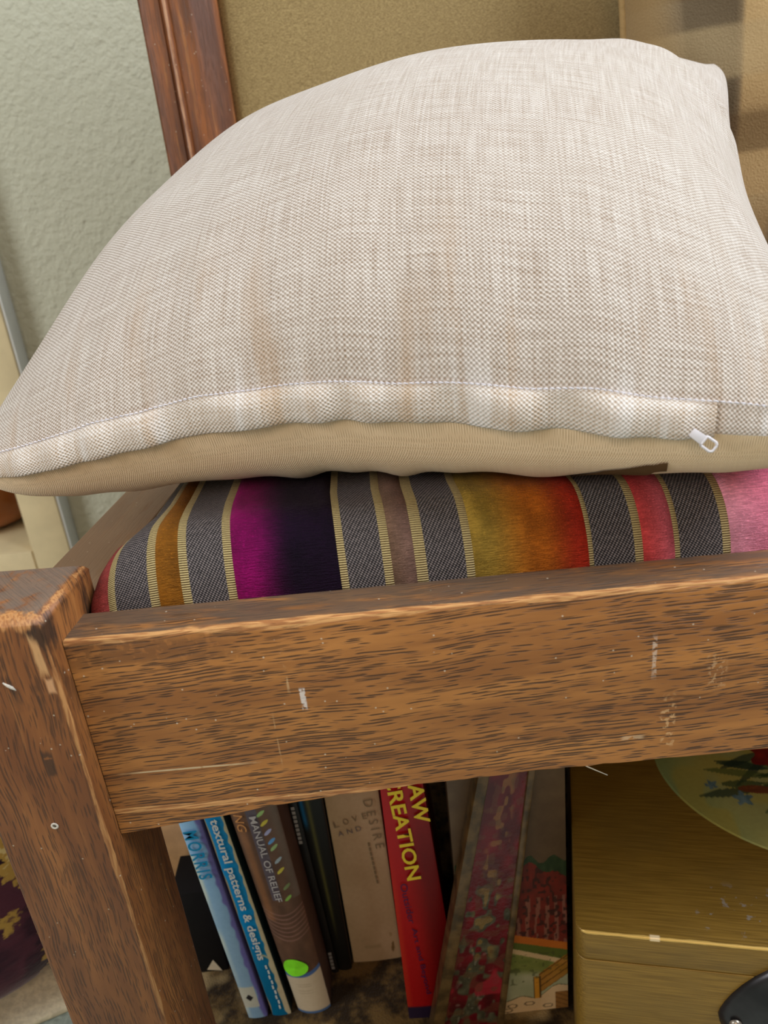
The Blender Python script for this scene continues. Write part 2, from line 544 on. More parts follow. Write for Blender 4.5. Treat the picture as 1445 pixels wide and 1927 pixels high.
# front rail: arched lower edge, a nibbled front arris
prof_x = [0.0, 0.030, 0.0505, 0.0715, 0.105, 0.1415, 0.196, 0.3035]
prof_z = [0.3336, 0.3369, 0.3392, 0.3424, 0.3455, 0.3477, 0.3500, 0.3516]
def zb(s):
    s = min(s, LR - s)
    return float(np.interp(s, prof_x, prof_z))
ns = 260
ss_ = np.linspace(0, LR, ns)
TH = 0.0245
vs, fs = [], []
for i, s in enumerate(ss_):
    b0 = zb(s)
    nib = 0.0006 + 0.0016 * float(vnoise(np.array(s * 160), np.array(3.3), 5)) ** 2 + 0.0016 * max(0, float(vnoise(np.array(s * 45), np.array(7.7), 6)) - 0.6)
    nib2 = 0.0006 + 0.0010 * float(vnoise(np.array(s * 140), np.array(9.3), 8)) ** 2
    sec = [(0.0, b0 + nib2), (0.0, (b0 + ZT) / 2), (0.0, ZT - nib * 1.1), (nib * 0.35, ZT - nib * 0.35), (nib * 1.3, ZT), (TH / 2, ZT), (TH - 0.0012, ZT), (TH, ZT - 0.0012), (TH, b0 + 0.001), (TH - 0.001, b0), (nib2, b0)]
    for (yy, zz) in sec:
        pnt = RO + rx * s + ry * yy
        vs.append((pnt.x, pnt.y, zz))
k = 11
for i in range(ns - 1):
    for j in range(k):
        fs.append((i * k + j, i * k + (j + 1) % k, (i + 1) * k + (j + 1) % k, (i + 1) * k + j))
fs.append(tuple(range(k))); fs.append(tuple((ns - 1) * k + j for j in range(k))[::-1])
me = mesh('front_rail', vs, fs); recalc(me)
for pl in me.polygons: pl.use_smooth = True
me.set_sharp_from_angle(angle=0.5)
link('front_rail', me, M_rail, bench)

# front legs
A5 = math.radians(5.0)          # heading of the left side: to the right going back
sx_ = Vector((math.cos(A5), -math.sin(A5), 0)); sy_ = Vector((math.sin(A5), math.cos(A5), 0))
LO = Vector((-0.1425, 0.2742, 0)) - sx_ * 0.052
LEGW, LEGD, LEGH = 0.052, 0.0505, 0.4600
def leg_mesh(o, ux, uy, w, dd, h, bev=0.0022):
    bm = bmesh.new()
    r = bmesh.ops.create_cube(bm, size=1.0)
    for v in bm.verts:
        x_, y_, z_ = v.co + Vector((.5, .5, .5))
        v.co = o + ux * (x_ * w) + uy * (y_ * dd) + Vector((0, 0, 0.0048 + z_ * (h - 0.0048)))
    tops = [e_ for e_ in bm.edges if all(v.co.z > h * 0.5 for v in e_.verts)]
    vert = [e_ for e_ in bm.edges if e_ not in tops and abs(e_.verts[0].co.z - e_.verts[1].co.z) > 0.1]
    bmesh.ops.bevel(bm, geom=tops, offset=0.0062, segments=4, affect='EDGES', profile=0.5)
    vert = [e_ for e_ in bm.edges if abs(e_.verts[0].co.z - e_.verts[1].co.z) > 0.1]
    bmesh.ops.bevel(bm, geom=vert, offset=bev, segments=3, affect='EDGES', profile=0.5)
    me = bpy.data.meshes.new('front_leg')
    bm.to_mesh(me); bm.free()
    for pl in me.polygons: pl.use_smooth = True
    return me
M_leg = oak('oak_leg', 2, LO, -A5, base=rgb(152, 94, 46), deep=rgb(120, 70, 34), fleck=0.72, warp=0.007,
            edges=[(0, LEGW, 1, 0.0, 0.0019), (2, LEGH, 1, 0.0, 0.0075), (0, LEGW, 2, LEGH, 0.0030)],
            wear_c=rgb(190, 134, 80),
            stain=[(2, 0.39, 0.44, 90, 0.51, rgb(40, 28, 20), 0.8)],
            top_grey=(LEGH, rgb(112, 98, 86), 0.80),
            marks=[(0, 0.0472, 0.0026, 2, 0.4410, 0.0120, 260, 0.34, rgb(206, 158, 106), 0.85),
                   (0, 0.0482, 0.0022, 2, 0.4270, 0.0048, 200, 0.25, rgb(212, 160, 114), 0.85),
                   (0, 0.0366, 0.0030, 2, 0.3860, 0.0080, 160, 0.35, rgb(52, 34, 22), 0.75)])
link('front_leg', leg_mesh(LO, sx_, sy_, LEGW, LEGD, LEGH), M_leg, bench)
RE = RO + rx * LR
sxr = Vector((math.cos(A5), math.sin(A5), 0)); syr = Vector((-math.sin(A5), math.cos(A5), 0))
link('front_leg', leg_mesh(RE - syr * 0.011, sxr, syr, LEGW, LEGD, LEGH), M_leg, bench)

# a small paint ring round a screw and a splash of pale paint on the left leg's face
def leg_disc(name, lx_, lz_, ring, mat_):
    vs, fs = [], []
    c_ = LO + sx_ * lx_ + Vector((0, 0, lz_))
    for (r_, o_) in ring:
        for k_ in range(20):
            w_ = 2 * math.pi * k_ / 20
            vs.append(c_ + sx_ * (r_ * math.cos(w_)) + Vector((0, 0, r_ * math.sin(w_))) - sy_ * o_)
    for i_ in range(len(ring) - 1):
        for k_ in range(20): fs.append((i_ * 20 + k_, i_ * 20 + (k_ + 1) % 20, (i_ + 1) * 20 + (k_ + 1) % 20, (i_ + 1) * 20 + k_))
    me = mesh(name, vs, fs); recalc(me)
    return link(name, me, mat_, bench, True)
M_chalk = plain('chalky_paint', rgb(206, 196, 182), 0.7, 0.2, 0.15, 900)
leg_disc('screw_ring', 0.0290, 0.3514, [(0.0018, 0.0001), (0.0017, 0.0004), (0.0010, 0.0004), (0.0008, 0.0001)], M_chalk)
leg_disc('screw_head', 0.0290, 0.3514, [(0.0009, 0.0001), (0.0007, 0.0003), (0.00002, 0.0003)], plain('dull_screw', rgb(96, 84, 72), 0.5, 0.5, 0.2, 300))
ps = LO + sx_ * 0.0281 + Vector((0, 0, 0.4300))
link('paint_splash', tube('paint_splash', [ps, ps + sx_ * 0.0016 + Vector((0, 0, -0.0014)), ps + sx_ * 0.0033 + Vector((0, 0, -0.0026)), ps + sx_ * 0.0046 + Vector((0, 0, -0.0042))], [0.0003, 0.0007, 0.0008, 0.0002], 8), M_chalk, bench, True)
# side rails
M_side = oak('oak_side', 1, (-0.19, 0.36, 0), -A5, base=rgb(172, 132, 94), deep=rgb(142, 106, 76), fleck=0.25, dark=rgb(84, 60, 42),
             top_grey=(0.434, rgb(150, 124, 98), 0.7), edges=[(0, 0.0, 2, 0.434, 0.0022)])
so = LO + sx_ * 0.003 + sy_ * (LEGD - 0.002)
link('side_rail', box('side_rail', so + Vector((0, 0, 0.345)), sx_ * 0.0385, sy_ * 0.462, (0, 0, 0.089), 0.0022, 3), M_side, bench)
so2 = RE - syr * 0.011 + sxr * 0.010 + syr * (LEGD - 0.002)
link('side_rail', box('side_rail', so2 + Vector((0, 0, 0.345)), sxr * 0.0385, syr * 0.462, (0, 0, 0.089), 0.0022, 3), M_side, bench)

# rear posts with a moulded face
PX0, PX1, PY = -0.1622, -0.0962, 0.78
M_post = oak('oak_post', 2, (PX0, PY, 0), 0.0, base=rgb(142, 82, 40), deep=rgb(96, 54, 28), fleck=0.45, slope=0.0, rough=0.34,
             edges=[(0, 0.0235, 1, -0.002, 0.0014)], wear_c=rgb(190, 140, 100))
def post_mesh(x0, flip):
    W_ = 0.066
    pr = [(0.0, 0.006), (0.002, 0.0035), (0.010, 0.0015), (0.0185, 0.0010), (0.0195, 0.0018), (0.0205, 0.0006), (0.0220, -0.0022), (0.0240, -0.0030), (0.0258, -0.0020),
          (0.0268, 0.0004), (0.0278, 0.0000), (0.0440, 0.0), (0.0452, 0.0010), (0.0470, 0.0030), (0.0560, 0.0075), (0.0630, 0.0125), (0.066, 0.0165), (0.066, 0.045), (0.0, 0.045)]
    pts = []
    for (x_, y_) in pr:
        pts.append(Vector((x0 + (W_ - x_ if flip else x_), PY + y_, 0.0)))
    return prism('rear_post', pts, (0, 0, 1.06), 0)
link('rear_post', post_mesh(PX0, False), M_post, bench)
PXR = 0.64
link('rear_post', post_mesh(PXR, True), M_post, bench)
M_hid = oak('oak_plain', 0, (0, 0, 0), 0, fleck=0.5)
link('top_rail', box('top_rail', (PX0 - 0.01, PY - 0.004, 1.06), (PXR + 0.066 - PX0 + 0.02, 0, 0), (0, 0.052, 0), (0, 0, 0.05), 0.006, 3), M_hid, bench)
link('back_rail', box('back_rail', (PX1 - 0.001, PY + 0.012, 0.36), (PXR - PX1 + 0.002, 0, 0), (0, 0.025, 0), (0, 0, 0.08), 0.002), M_hid, bench)
link('added_shade_board', box('added_shade_board', (PX1 - 0.06, 0.74, 0.006), (PXR - PX1 + 0.12, 0, 0), (0, 0.012, 0), (0, 0, 0.36), 0.001), plain('added_shade_board_brown', rgb(58, 40, 28), 0.8, 0.2, 0.2, 40), bench)  # added dark board, closes the space behind so the gaps stay black
link('seat_board', prism('seat_board', [(-0.135, 0.313, 0.415), (0.70, 0.288, 0.415), (0.66, 0.78, 0.415), (-0.105, 0.78, 0.415)], (0, 0, 0.012), 0), plain('seat_board_wood', rgb(96, 70, 46), 0.8, 0.2, 0.2, 40), bench)

t = NT('taupe_upholstery')
p = t.obj()
x, y, z = t.sep(p)
a = t.noise(t.vmul(p, (420, 420, 2200)), 1.0, 2.0)
b_ = t.noise(t.vmul(p, (1800, 1800, 700)), 1.0, 2.0)
f = t.math('ADD', t.math('MULTIPLY', a, 0.6), t.math('MULTIPLY', b_, 0.4))
c = t.mix(t.ss(f, 0.36, 0.66), rgb(126, 104, 66), rgb(172, 148, 100))
M_back = t.out(c, 0.8, t.bump(f, 0.0006), 0.2, sheen=0.2)
# padded back
n, m = 60, 30
Xg, Zg = np.meshgrid(np.linspace(PX1 - 0.004, PXR + 0.004, n), np.linspace(0.40, 1.065, m), indexing='ij')
uu = (Xg - PX1) / (PXR - PX1) * 2 - 1; ww = (Zg - 0.40) / 0.665 * 2 - 1
Yg = 0.806 - 0.016 * (np.clip(1 - np.abs(uu) ** 8, 0, 1) * np.clip(1 - np.abs(ww) ** 6, 0, 1)) ** .5
P = np.stack([Xg, Yg, Zg], -1)
Pb = P.copy(); Pb[..., 1] = 0.818
V = np.concatenate([P.reshape(-1, 3), Pb.reshape(-1, 3)])
F = np.concatenate([grid_faces(n, m), grid_faces(n, m)[:, ::-1] + n * m])
rim = [i * m for i in range(n)] + [(n - 1) * m + j for j in range(1, m)] + [i * m + m - 1 for i in range(n - 2, -1, -1)] + [j for j in range(m - 2, 0, -1)]
F = [tuple(f_) for f_ in F] + [(rim[i], rim[(i + 1) % len(rim)], rim[(i + 1) % len(rim)] + n * m, rim[i] + n * m) for i in range(len(rim))]
me = mesh('back_panel', V, F); recalc(me)
link('back_panel', me, M_back, bench, True)

# ------------------------------------------------------------------ striped velvet seat cushion
# stripe boundaries along the front (metres) and their kind: v velvet, g gold ladder, b braid
ST = [(-0.1375, 'v', (112, 36, 28), (150, 62, 58)), (-0.1284, 'g'), (-0.1250, 'b'), (-0.1089, 'g'), (-0.1048, 'v', (140, 88, 20), (122, 74, 16)), (-0.0939, 'g'), (-0.0900, 'b'),
      (-0.0733, 'g'), (-0.0695, 'v', (128, 5, 82), (20, 4, 24)), (-0.0223, 'g'), (-0.0189, 'b'), (-0.0027, 'g'), (0.0012, 'v', (110, 84, 66), (122, 92, 82)), (0.0116, 'g'), (0.0166, 'b'),
      (0.0338, 'g'), (0.0375, 'v', (146, 116, 44), (150, 36, 18)), (0.0880, 'g'), (0.0901, 'b'), (0.1082, 'g'), (0.1119, 'v', (178, 56, 52), (200, 98, 112)), (0.1256, 'g'), (0.1280, 'b'),
      (0.1465, 'g'), (0.1501, 'v', (222, 146, 164), (206, 70, 104)), (0.198, 'g'), (0.2015, 'b'), (0.219, 'g'), (0.2225, 'v', (120, 90, 30), (140, 104, 40)), (0.234, 'g'), (0.2375, 'b'),
      (0.2545, 'g'), (0.258, 'v', (120, 20, 90), (30, 8, 30)), (0.305, 'g'), (0.3085, 'b'), (0.325, 'g'), (0.329, 'v', (110, 84, 66), (122, 92, 82)), (0.340, 'g'), (0.3435, 'b'), (0.361, 'g'),
      (0.365, 'v', (146, 116, 44), (150, 36, 18)), (0.415, 'g'), (0.4185, 'b'), (0.436, 'g'), (0.440, 'v', (178, 56, 52), (200, 98, 112)), (0.453, 'g'), (0.456, 'b'), (0.474, 'g'),
      (0.4775, 'v', (222, 146, 164), (206, 70, 104)), (0.53, 'g'), (0.5335, 'b'), (0.551, 'g'), (0.5545, 'v', (150, 92, 16), (128, 76, 14)), (0.60, 'g'), (0.6035, 'b'), (0.62, 'g'), (0.624, 'v', (112, 36, 28), (150, 62, 58)), (0.700, 'end')]
xs, kinds, cols = [], [], []
for i in range(len(ST) - 1):
    x0, kd = ST[i][0], ST[i][1]; x1 = ST[i + 1][0]
    nn = {'g': 3, 'b': 5}.get(kd, max(4, int((x1 - x0) / 0.0022)))
    for j in range(nn):
        xs.append(x0 + (x1 - x0) * j / nn); kinds.append((kd, i, j, nn))
xs.append(ST[-1][0]); kinds.append(('v', len(ST) - 2, 0, 1))
xs = np.array(xs)
# row parameter: first up the front wall, over the rounded edge, then back
front_y0 = lambda x_: 0.2849 + 0.0240 - (x_ + 0.1412) * math.tan(math.radians(2.0)) + 0.0005
prof = []
RZ0 = 0.4335; ZTOP = 0.4715
for tt_ in np.linspace(0, 1, 30):
    th = tt_ * math.pi / 2
    prof.append((0.027 * (1 - math.cos(th)), RZ0 + (ZTOP - RZ0) * math.sin(th)))
for yy in np.linspace(0.033, 0.435, 52):
    prof.append((yy, ZTOP + 0.0008 * math.sin(min(1, yy / 0.43) * math.pi)))
for tt_ in np.linspace(0.05, 1, 12):
    th = tt_ * math.pi / 2
    prof.append((0.435 + 0.03 * math.sin(th), ZTOP - (ZTOP - RZ0) * (1 - math.cos(th))))
prof = np.array(prof)
arc = np.concatenate([[0], np.cumsum(np.hypot(*np.diff(prof, axis=0).T))])
n, m = len(xs), len(prof)
xl = -0.1375
X = np.zeros((n, m)); Y = np.zeros((n, m)); Z = np.zeros((n, m))
SIDE_R = 0.050
for i, x_ in enumerate(xs):
    yy = front_y0(x_) + prof[:, 0]
    # distance into the cushion from its left side
    dl = x_ - xl; dr = ST[-1][0] - x_
    lift = np.ones(m)
    for dd in (dl, dr):
        q_ = min(1.0, (dd + 0.004) / SIDE_R)
        lift = lift * math.sqrt(max(0.0, 1 - (1 - q_) ** 2.2))
    zz = RZ0 + (prof[:, 1] - RZ0) * (0.10 + 0.90 * lift)
    # the side follows the tapering frame; the corner is drawn in as it rises
    fade = max(0.0, 1 - dl / 0.055)
    fade_r = max(0.0, 1 - dr / 0.055)
    inset = 0.015 * (1 - np.cos(np.clip(prof[:, 0] / 0.045, 0, 1) * np.pi / 2))
    X[i] = x_ + (np.tan(A5) * prof[:, 0] + inset) * fade ** 1.5 - (np.tan(A5) * prof[:, 0] * 0.8 + inset) * fade_r ** 1.2
    X[i] += -0.0025 * np.clip(prof[:, 0] / 0.04, 0, 1)
    kd, si, j, nn = kinds[i]
    raise_ = 0.0014 if kd == 'v' and 0 < j else (0.0003 if kd == 'g' else 0.0)
    # normal push
    tn = np.gradient(prof, axis=0); tn /= np.maximum(1e-9, np.hypot(tn[:, 0], tn[:, 1]))[:, None]
    Y[i] = yy - tn[:, 1] * raise_
    Z[i] = zz + tn[:, 0] * raise_
seat = empty('striped_seat_cushion', (0.25, 0.55, 0.43), 'striped velvet seat cushion with grey braid and gold ladder ribbons', 'cushion')
P = np.stack([X, Y, Z], -1)
C = np.zeros((n, m, 3))
for i in range(n):
    kd, si, j, nn = kinds[i]
    if kd == 'v':
        fr = j / max(1, nn)
        a_, b2 = np.array(ST[si][2], float), np.array(ST[si][3], float)
        if ST[si][2] == (128, 5, 82):
            fr = float(smooth(0.12, 0.62, fr))
        if ST[si][2] == (146, 116, 44):
            mid = np.array((160, 84, 18), float)
            cc = a_ + (mid - a_) * float(smooth(0.1, 0.6, fr)) if fr < 0.6 else mid + (b2 - mid) * float(smooth(0.6, 0.95, fr))
        else:
            cc = a_ + (b2 - a_) * fr
        C[i] = lin(cc)
    else:
        C[i] = 0.1
t = NT('ombre_velvet')
uvv = t.uv()
pile = t.noise(t.vmul(uvv, (180, 1500, 1)), 1.0, 2.0)
brush = t.noise(t.vmul(uvv, (60, 45, 1)), 1.0, 4.0)
c = t.mix(t.ss(brush, 0.35, 0.7), t.mix(0.35, t.attr(), (0, 0, 0, 1)), t.mix(1.0, t.attr(), (1.18, 1.16, 1.16, 1), 'MULTIPLY'))
speck = t.noise(t.vmul(uvv, (700, 1900, 1)), 1.0, 2.0)
c = t.mix(t.math('MULTIPLY', t.ss(pile, 0.42, 0.6), 0.45), c, t.mix(0.55, t.attr(), (0, 0, 0, 1)))
c = t.mix(t.math('MULTIPLY', t.ss(speck, 0.55, 0.72), 0.45), c, t.mix(1.0, t.attr(), (1.9, 1.8, 1.8, 1), 'MULTIPLY'))
M_vel = t.out(c, 0.75, t.bump(t.math('ADD', pile, t.math('MULTIPLY', t.noise(t.vmul(uvv, (1400, 1400, 1)), 1, 2), 0.7)), 0.0007), 0.10, sheen=0.03)
M_vel.node_tree.nodes['Principled BSDF'].inputs['Sheen Tint'].default_value = (1, 0.8, 0.75, 1)
t = NT('grey_braid')
uvv = t.uv()
x, y, z = t.sep(uvv)
k = math.pi / 0.00080
hh = t.math('MULTIPLY', t.math('SINE', t.math('MULTIPLY', t.math('ADD', x, t.math('MULTIPLY', y, 0.35)), k)), t.math('SINE', t.math('MULTIPLY', y, k * 0.95)))
f = t.math('ADD', t.math('MULTIPLY', hh, 0.5), t.math('MULTIPLY', t.noise(t.vmul(uvv, (500, 500, 1)), 1, 2), 0.55))
c = t.mix(t.ss(f, 0.10, 0.70), rgb(38, 33, 34), rgb(146, 132, 128))
M_braid = t.out(c, 0.6, t.bump(hh, 0.0005), 0.35)
t = NT('gold_ladder')
uvv = t.uv()
x, y, z = t.sep(uvv)
lad = t.math('SINE', t.math('MULTIPLY', y, 2 * math.pi / 0.00108))
f = t.math('ADD', lad, t.math('MULTIPLY', t.math('SUBTRACT', t.noise(t.vmul(uvv, (900, 300, 1)), 1, 2), 0.5), 1.2))
c = t.mix(t.ss(f, -0.75, -0.1), rgb(120, 98, 62), rgb(220, 196, 136))
M_gold = t.out(c, 0.5, t.bump(lad, 0.0005), 0.4)
UV = np.stack(np.broadcast_arrays(xs[:, None], arc[None, :]), -1)
first = {}
for i in range(n):
    first.setdefault(kinds[i][1], i)
nst = len(ST) - 1
col_range = [(first[i], (first[i + 1] if i + 1 < nst else n - 1)) for i in range(nst)]


def stripe(i, name, mat_, parent_):
    a_, b_2 = col_range[i]
    Pn = P[a_:b_2 + 1]; cn = C[a_:b_2 + 1].copy()
    if ST[i][1] == 'v': cn[-1] = cn[-2]
    me = mesh(name, Pn.reshape(-1, 3), grid_faces(b_2 + 1 - a_, m))
    set_color(me, cn); set_uv(me, UV[a_:b_2 + 1])
    return link(name, me, mat_, parent_, True)


for i in range(nst):
    if ST[i][1] == 'v':
        stripe(i, 'velvet_band', M_vel, seat)
    elif ST[i][1] == 'b':
        rb_ = stripe(i, 'braid_ribbon', M_braid, seat)
        stripe(i - 1, 'ladder_edge', M_gold, rb_)
        stripe(i + 1, 'ladder_edge', M_gold, rb_)
# dark underside of the seat cushion
link('cushion_base', prism('cushion_base', [(-0.1335, 0.316, 0.4285), (0.69, 0.293, 0.4285), (0.655, 0.752, 0.4285), (-0.098, 0.776, 0.4285)], (0, 0, 0.012), 0.002), plain('base_cloth', rgb(60, 34, 30), 0.9), seat)

# ------------------------------------------------------------------ linen cushion (a plump square pillow tilted against the back)
PP = [0.03344, 0.49189, 0.58407, -0.24908, 0.39624, 0.00685, 0.21033, 0.21768, 0.0817, 0.07473, 0.73573, 0.1004, 0.34758, -0.24619, 0.29096, 0.00423]
MON = [(0, 0), (0, 1), (0, 2), (0, 3), (0, 4), (1, 0), (1, 1), (1, 2), (1, 3), (2, 0), (2, 1), (2, 2), (3, 0), (3, 1), (4, 0)]
CC = np.array([[-0.00078, 0.00139, -8e-05], [0.0023, -0.00013, 0.00066], [0.00309, -0.00101, -0.0003], [-0.00347, 0.00164, -0.00035], [4e-05, 0.00367, -0.00037], [0.00084, 0.00015, 0.00034],
               [0.0022, -0.00188, 0.0005], [-0.00218, 4e-05, 0.00152], [0.00013, -0.0003, -0.00012], [-0.00031, 8e-05, 0.00117], [0.00068, -0.00445, -7e-05], [0.00081, 0.00232, -0.00287],
               [-0.00044, 0.00331, -0.00075], [-0.0011, 0.00043, 0.0013], [0.0015, 0.00442, 8e-05]])
TT = np.array([-0.00145, -0.00023, 0.00366, 0.00226, 0.00109, -0.00465, 0.00269, 0.00181, 0.00225, 0.00861, 6e-05, 0.00097, 6e-05, 0.00041, 0.0024])


def pillow(U, W):
    """upper and lower surface points of the linen cushion"""
    cx, cy, cz, yaw, tilt, roll, a, b, Tt, Tb, ex, pin, skx, sky, eb, s4 = PP
    x = U * a * (1 - pin * (1 - W ** 2)) * (1 - 0.05 * np.abs(W) ** 9)
    y = W * b * (1 - pin * (1 - U ** 2)) * (1 - 0.05 * np.abs(U) ** 9)
    base = np.clip((1 - U ** 2) * (1 - W ** 2), 0, None)
    h = base ** ex * (1 + skx * U + sky * W) * Tt
    hb = -base ** eb * Tb
    arcz = s4 * (1 - U ** 2) * (1 - W) / 2
    ca, sa = np.cos(tilt), np.sin(tilt); c2, s2 = np.cos(roll), np.sin(roll); c3, s3 = np.cos(yaw), np.sin(yaw)
    R_ = (np.array([[c3, -s3, 0], [s3, c3, 0], [0, 0, 1]]) @ np.array([[1, 0, 0], [0, ca, -sa], [0, sa, ca]]) @ np.array([[c2, 0, s2], [0, 1, 0], [-s2, 0, c2]]))
    tf = lambda zz: np.stack([x, y, zz], -1) @ R_.T + np.array([cx, cy, cz])
    B = np.stack([U ** i * W ** j for i, j in MON], -1)
    D = B @ CC
    nrm = np.array([0, -np.sin(tilt), np.cos(tilt)])
    # the front seam sags a little towards its left end and is pulled up left of the middle
    fz = (0.0062 * np.exp(-((U + 0.12) / 0.36) ** 2) - 0.0065 * np.exp(-((U + 0.95) / 0.30) ** 2)) * np.clip((1 - W) / 2, 0, 1) ** 3
    # the back left corner droops behind the body of the cushion
    rb = np.hypot(U + 1, W - 1)
    fz = fz - 0.060 * np.exp(-(rb / 0.55) ** 2)
    D = D + np.stack([0 * fz, 0 * fz, fz], -1)
    bulge = 0.012 * np.exp(-((U + 0.62) / 0.30) ** 2 - ((W - 0.40) / 0.42) ** 2) + 0.008 * np.exp(-((U + 0.86) / 0.2) ** 2 - ((W + 0.35) / 0.4) ** 2)
    lowz = -0.0065 * np.exp(-((U + 0.12) / 0.42) ** 2) * np.exp(-((W + 0.85) / 0.35) ** 2)
    # soft gathers running back from the zipped seam
    g = np.zeros_like(U)
    for (u0, wd, am, ln) in [(-0.62, .035, .9, .25), (-0.50, .03, -.8, .22), (-0.36, .04, 1.0, .5), (-0.22, .06, -1.3, .45), (-0.02, .05, 1.0, .4), (0.10, .05, -1.4, .42), (0.22, .06, .8, .3),
                             (0.37, .05, -1.6, .45), (0.50, .05, 1.2, .4), (0.62, .07, -1.5, .35), (0.80, .06, 1.2, .35)]:
        g += am * np.exp(-((U - u0 - 0.04 * (W + 1)) / wd) ** 2) * np.exp(-((W + 1) / ln) ** 2) * smooth(0, 0.06, W + 1)
    # a crease fanning out of the back right corner
    s_ = (U - W) * 0.707; r_ = np.hypot(1 - U, 1 - W)
    cr_ = -0.0040 * np.exp(-((s_ - 0.12 - 0.10 * r_) / 0.085) ** 2) * smooth(0.05, 0.25, r_) * (1 - smooth(0.45, 0.95, r_))
    cr_ += 0.003 * np.exp(-((s_ + 0.10) / 0.10) ** 2) * smooth(0.05, 0.25, r_) * (1 - smooth(0.4, 0.8, r_))
    dv = (U - 0.72) * 0.797 + (W - 0.70) * 0.603; al = (U - 0.72) * 0.603 - (W - 0.70) * 0.797
    val = (-0.0130 * np.exp(-(dv / 0.065) ** 2) + 0.0060 * np.exp(-((dv + 0.16) / 0.09) ** 2)) * smooth(-0.02, 0.20, al) * smooth(0, 0.05, base)
    env = smooth(0, 0.25, base)
    soft = (vnoise(U * 2.6 + 9, W * 2.6 + 3, 11) - .5) * 0.004 * env
    top = tf(h + arcz) + D + ((B @ TT) * base + 0.0011 * g + cr_ * env + val + soft + bulge * np.sqrt(base))[..., None] * nrm
    gb = (np.sin(U * 17 + 1.2 * np.sin(U * 5)) + 0.8 * np.sin(U * 39 + 2 * np.sin(U * 7) + 2 * W)) * 0.0024 * np.exp(-((W + 1) / .35) ** 2) * smooth(0, .1, W + 1)
    bot = tf(hb + arcz) + D + np.stack([0 * lowz, 0 * lowz, lowz * base ** .3], -1) - (gb * base ** .3)[..., None] * np.array([0, .8, .6])
    return top, bot


NP = 190
s_ = np.linspace(-1, 1, NP); s_ = np.sign(s_) * (1 - (1 - np.abs(s_)) ** 1.6)
U, W = np.meshgrid(s_, s_, indexing='ij')
Tp, Bp = pillow(U, W)
lc = empty('linen_cushion', (0.03, 0.49, 0.48), 'plump natural linen cushion with a zipped front seam leaning on the striped seat', 'cushion')
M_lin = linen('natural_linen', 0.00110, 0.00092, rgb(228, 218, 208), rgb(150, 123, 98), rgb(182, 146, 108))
M_lin_b = linen('plain_linen_back', 0.00055, 0.0005, rgb(246, 218, 182), rgb(222, 188, 148), None, 0.00012, 0.6)
# cloth coordinates: mean arc length along both directions, in metres
ua_ = np.concatenate([[0], np.cumsum(np.linalg.norm(np.diff(Tp, axis=0), axis=2).mean(1))])
wa_ = np.concatenate([[0], np.cumsum(np.linalg.norm(np.diff(Tp, axis=1), axis=2).mean(0))])
UVp = np.stack(np.broadcast_arrays(ua_[:, None], wa_[None, :]), -1)
me = mesh('cover_front', Tp.reshape(-1, 3), grid_faces(NP, NP)); set_uv(me, UVp)
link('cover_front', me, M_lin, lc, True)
me = mesh('cover_back', Bp.reshape(-1, 3), grid_faces(NP, NP)[:, ::-1]); set_uv(me, UVp)
tag(link('cover_back', me, M_lin_b, lc, True), 'smooth tan linen underside')

# zip flap: a folded strip of the upper cloth lipping over the front seam
nu = 420
uf = np.linspace(-0.985, 0.735, nu)
lip = smooth(-0.985, -0.80, uf) * (1 - smooth(0.66, 0.735, uf))
wave = (0.9 * np.sin(uf * 41 + 2 * np.sin(uf * 9)) + 0.7 * np.sin(uf * 23 + 1.0)) * 0.5 + (vnoise(uf * 14 + 20, uf * 0 + 2.2, 21) - .5) * 1.6
# section: (w, normal offset mm, drop mm)
SEC = [(1.0, 0.1, 0), (0.93, 0.7, 0), (0.82, 1.4, 0), (0.62, 2.2, 0), (0.42, 2.6, 0), (0.22, 2.7, 0.3), (0.08, 2.6, 0.8), (0.0, 2.4, 1.4), (0.0, 1.8, 1.9), (0.0, 1.0, 2.0), (0.0, 0.2, 1.6), (0.0, -0.6, 0.6), (0.03, -1.0, 0.0)]
w_st = np.interp(uf, [-1, -0.4, 0, 0.5, 1], [0.048, 0.037, 0.029, 0.034, 0.036])
rows = []
eps = 1e-3
for (w_, off, dr_) in SEC:
    Wq = -1 + w_ * w_st
    a0, _ = pillow(uf, Wq)
    wm = np.maximum(w_ * w_st, 0.012)
    a1, _ = pillow(uf, -1 + wm + 0.008); a2, _ = pillow(uf, -1 + wm)
    du, _ = pillow(uf + eps, -1 + wm)
    tw = a1 - a2; tu = du - a2
    nr = np.cross(tu, tw); nr /= np.linalg.norm(nr, axis=1)[:, None]
    outd = -tw / np.linalg.norm(tw, axis=1)[:, None]          # outwards, past the seam
    amp = min(1, max(0.0, (1 - w_) / 0.5))
    k_ = (0.55 + 0.45 * lip)
    rows.append(a0 + nr * ((off * k_ + wave * 1.9 * amp) * 0.001)[:, None] + outd * ((dr_ * k_ + wave * 0.7 * amp) * 0.001)[:, None] + np.array([0, 0, -1]) * (dr_ * 0.35 * k_ * 0.001)[:, None])
P = np.stack(rows, 1)
me = mesh('zip_flap', P.reshape(-1, 3), grid_faces(nu, len(SEC)))
seclen = np.concatenate([[0], np.cumsum(np.linalg.norm(np.diff(P[nu // 2], axis=0), axis=1))])
set_uv(me, np.stack(np.broadcast_arrays(np.interp(uf, s_, ua_)[:, None], 0.02 - seclen[None, :]), -1))
recalc(me)
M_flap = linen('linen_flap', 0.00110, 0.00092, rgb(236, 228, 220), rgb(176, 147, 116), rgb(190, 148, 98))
link('zip_flap', me, M_flap, lc, True)
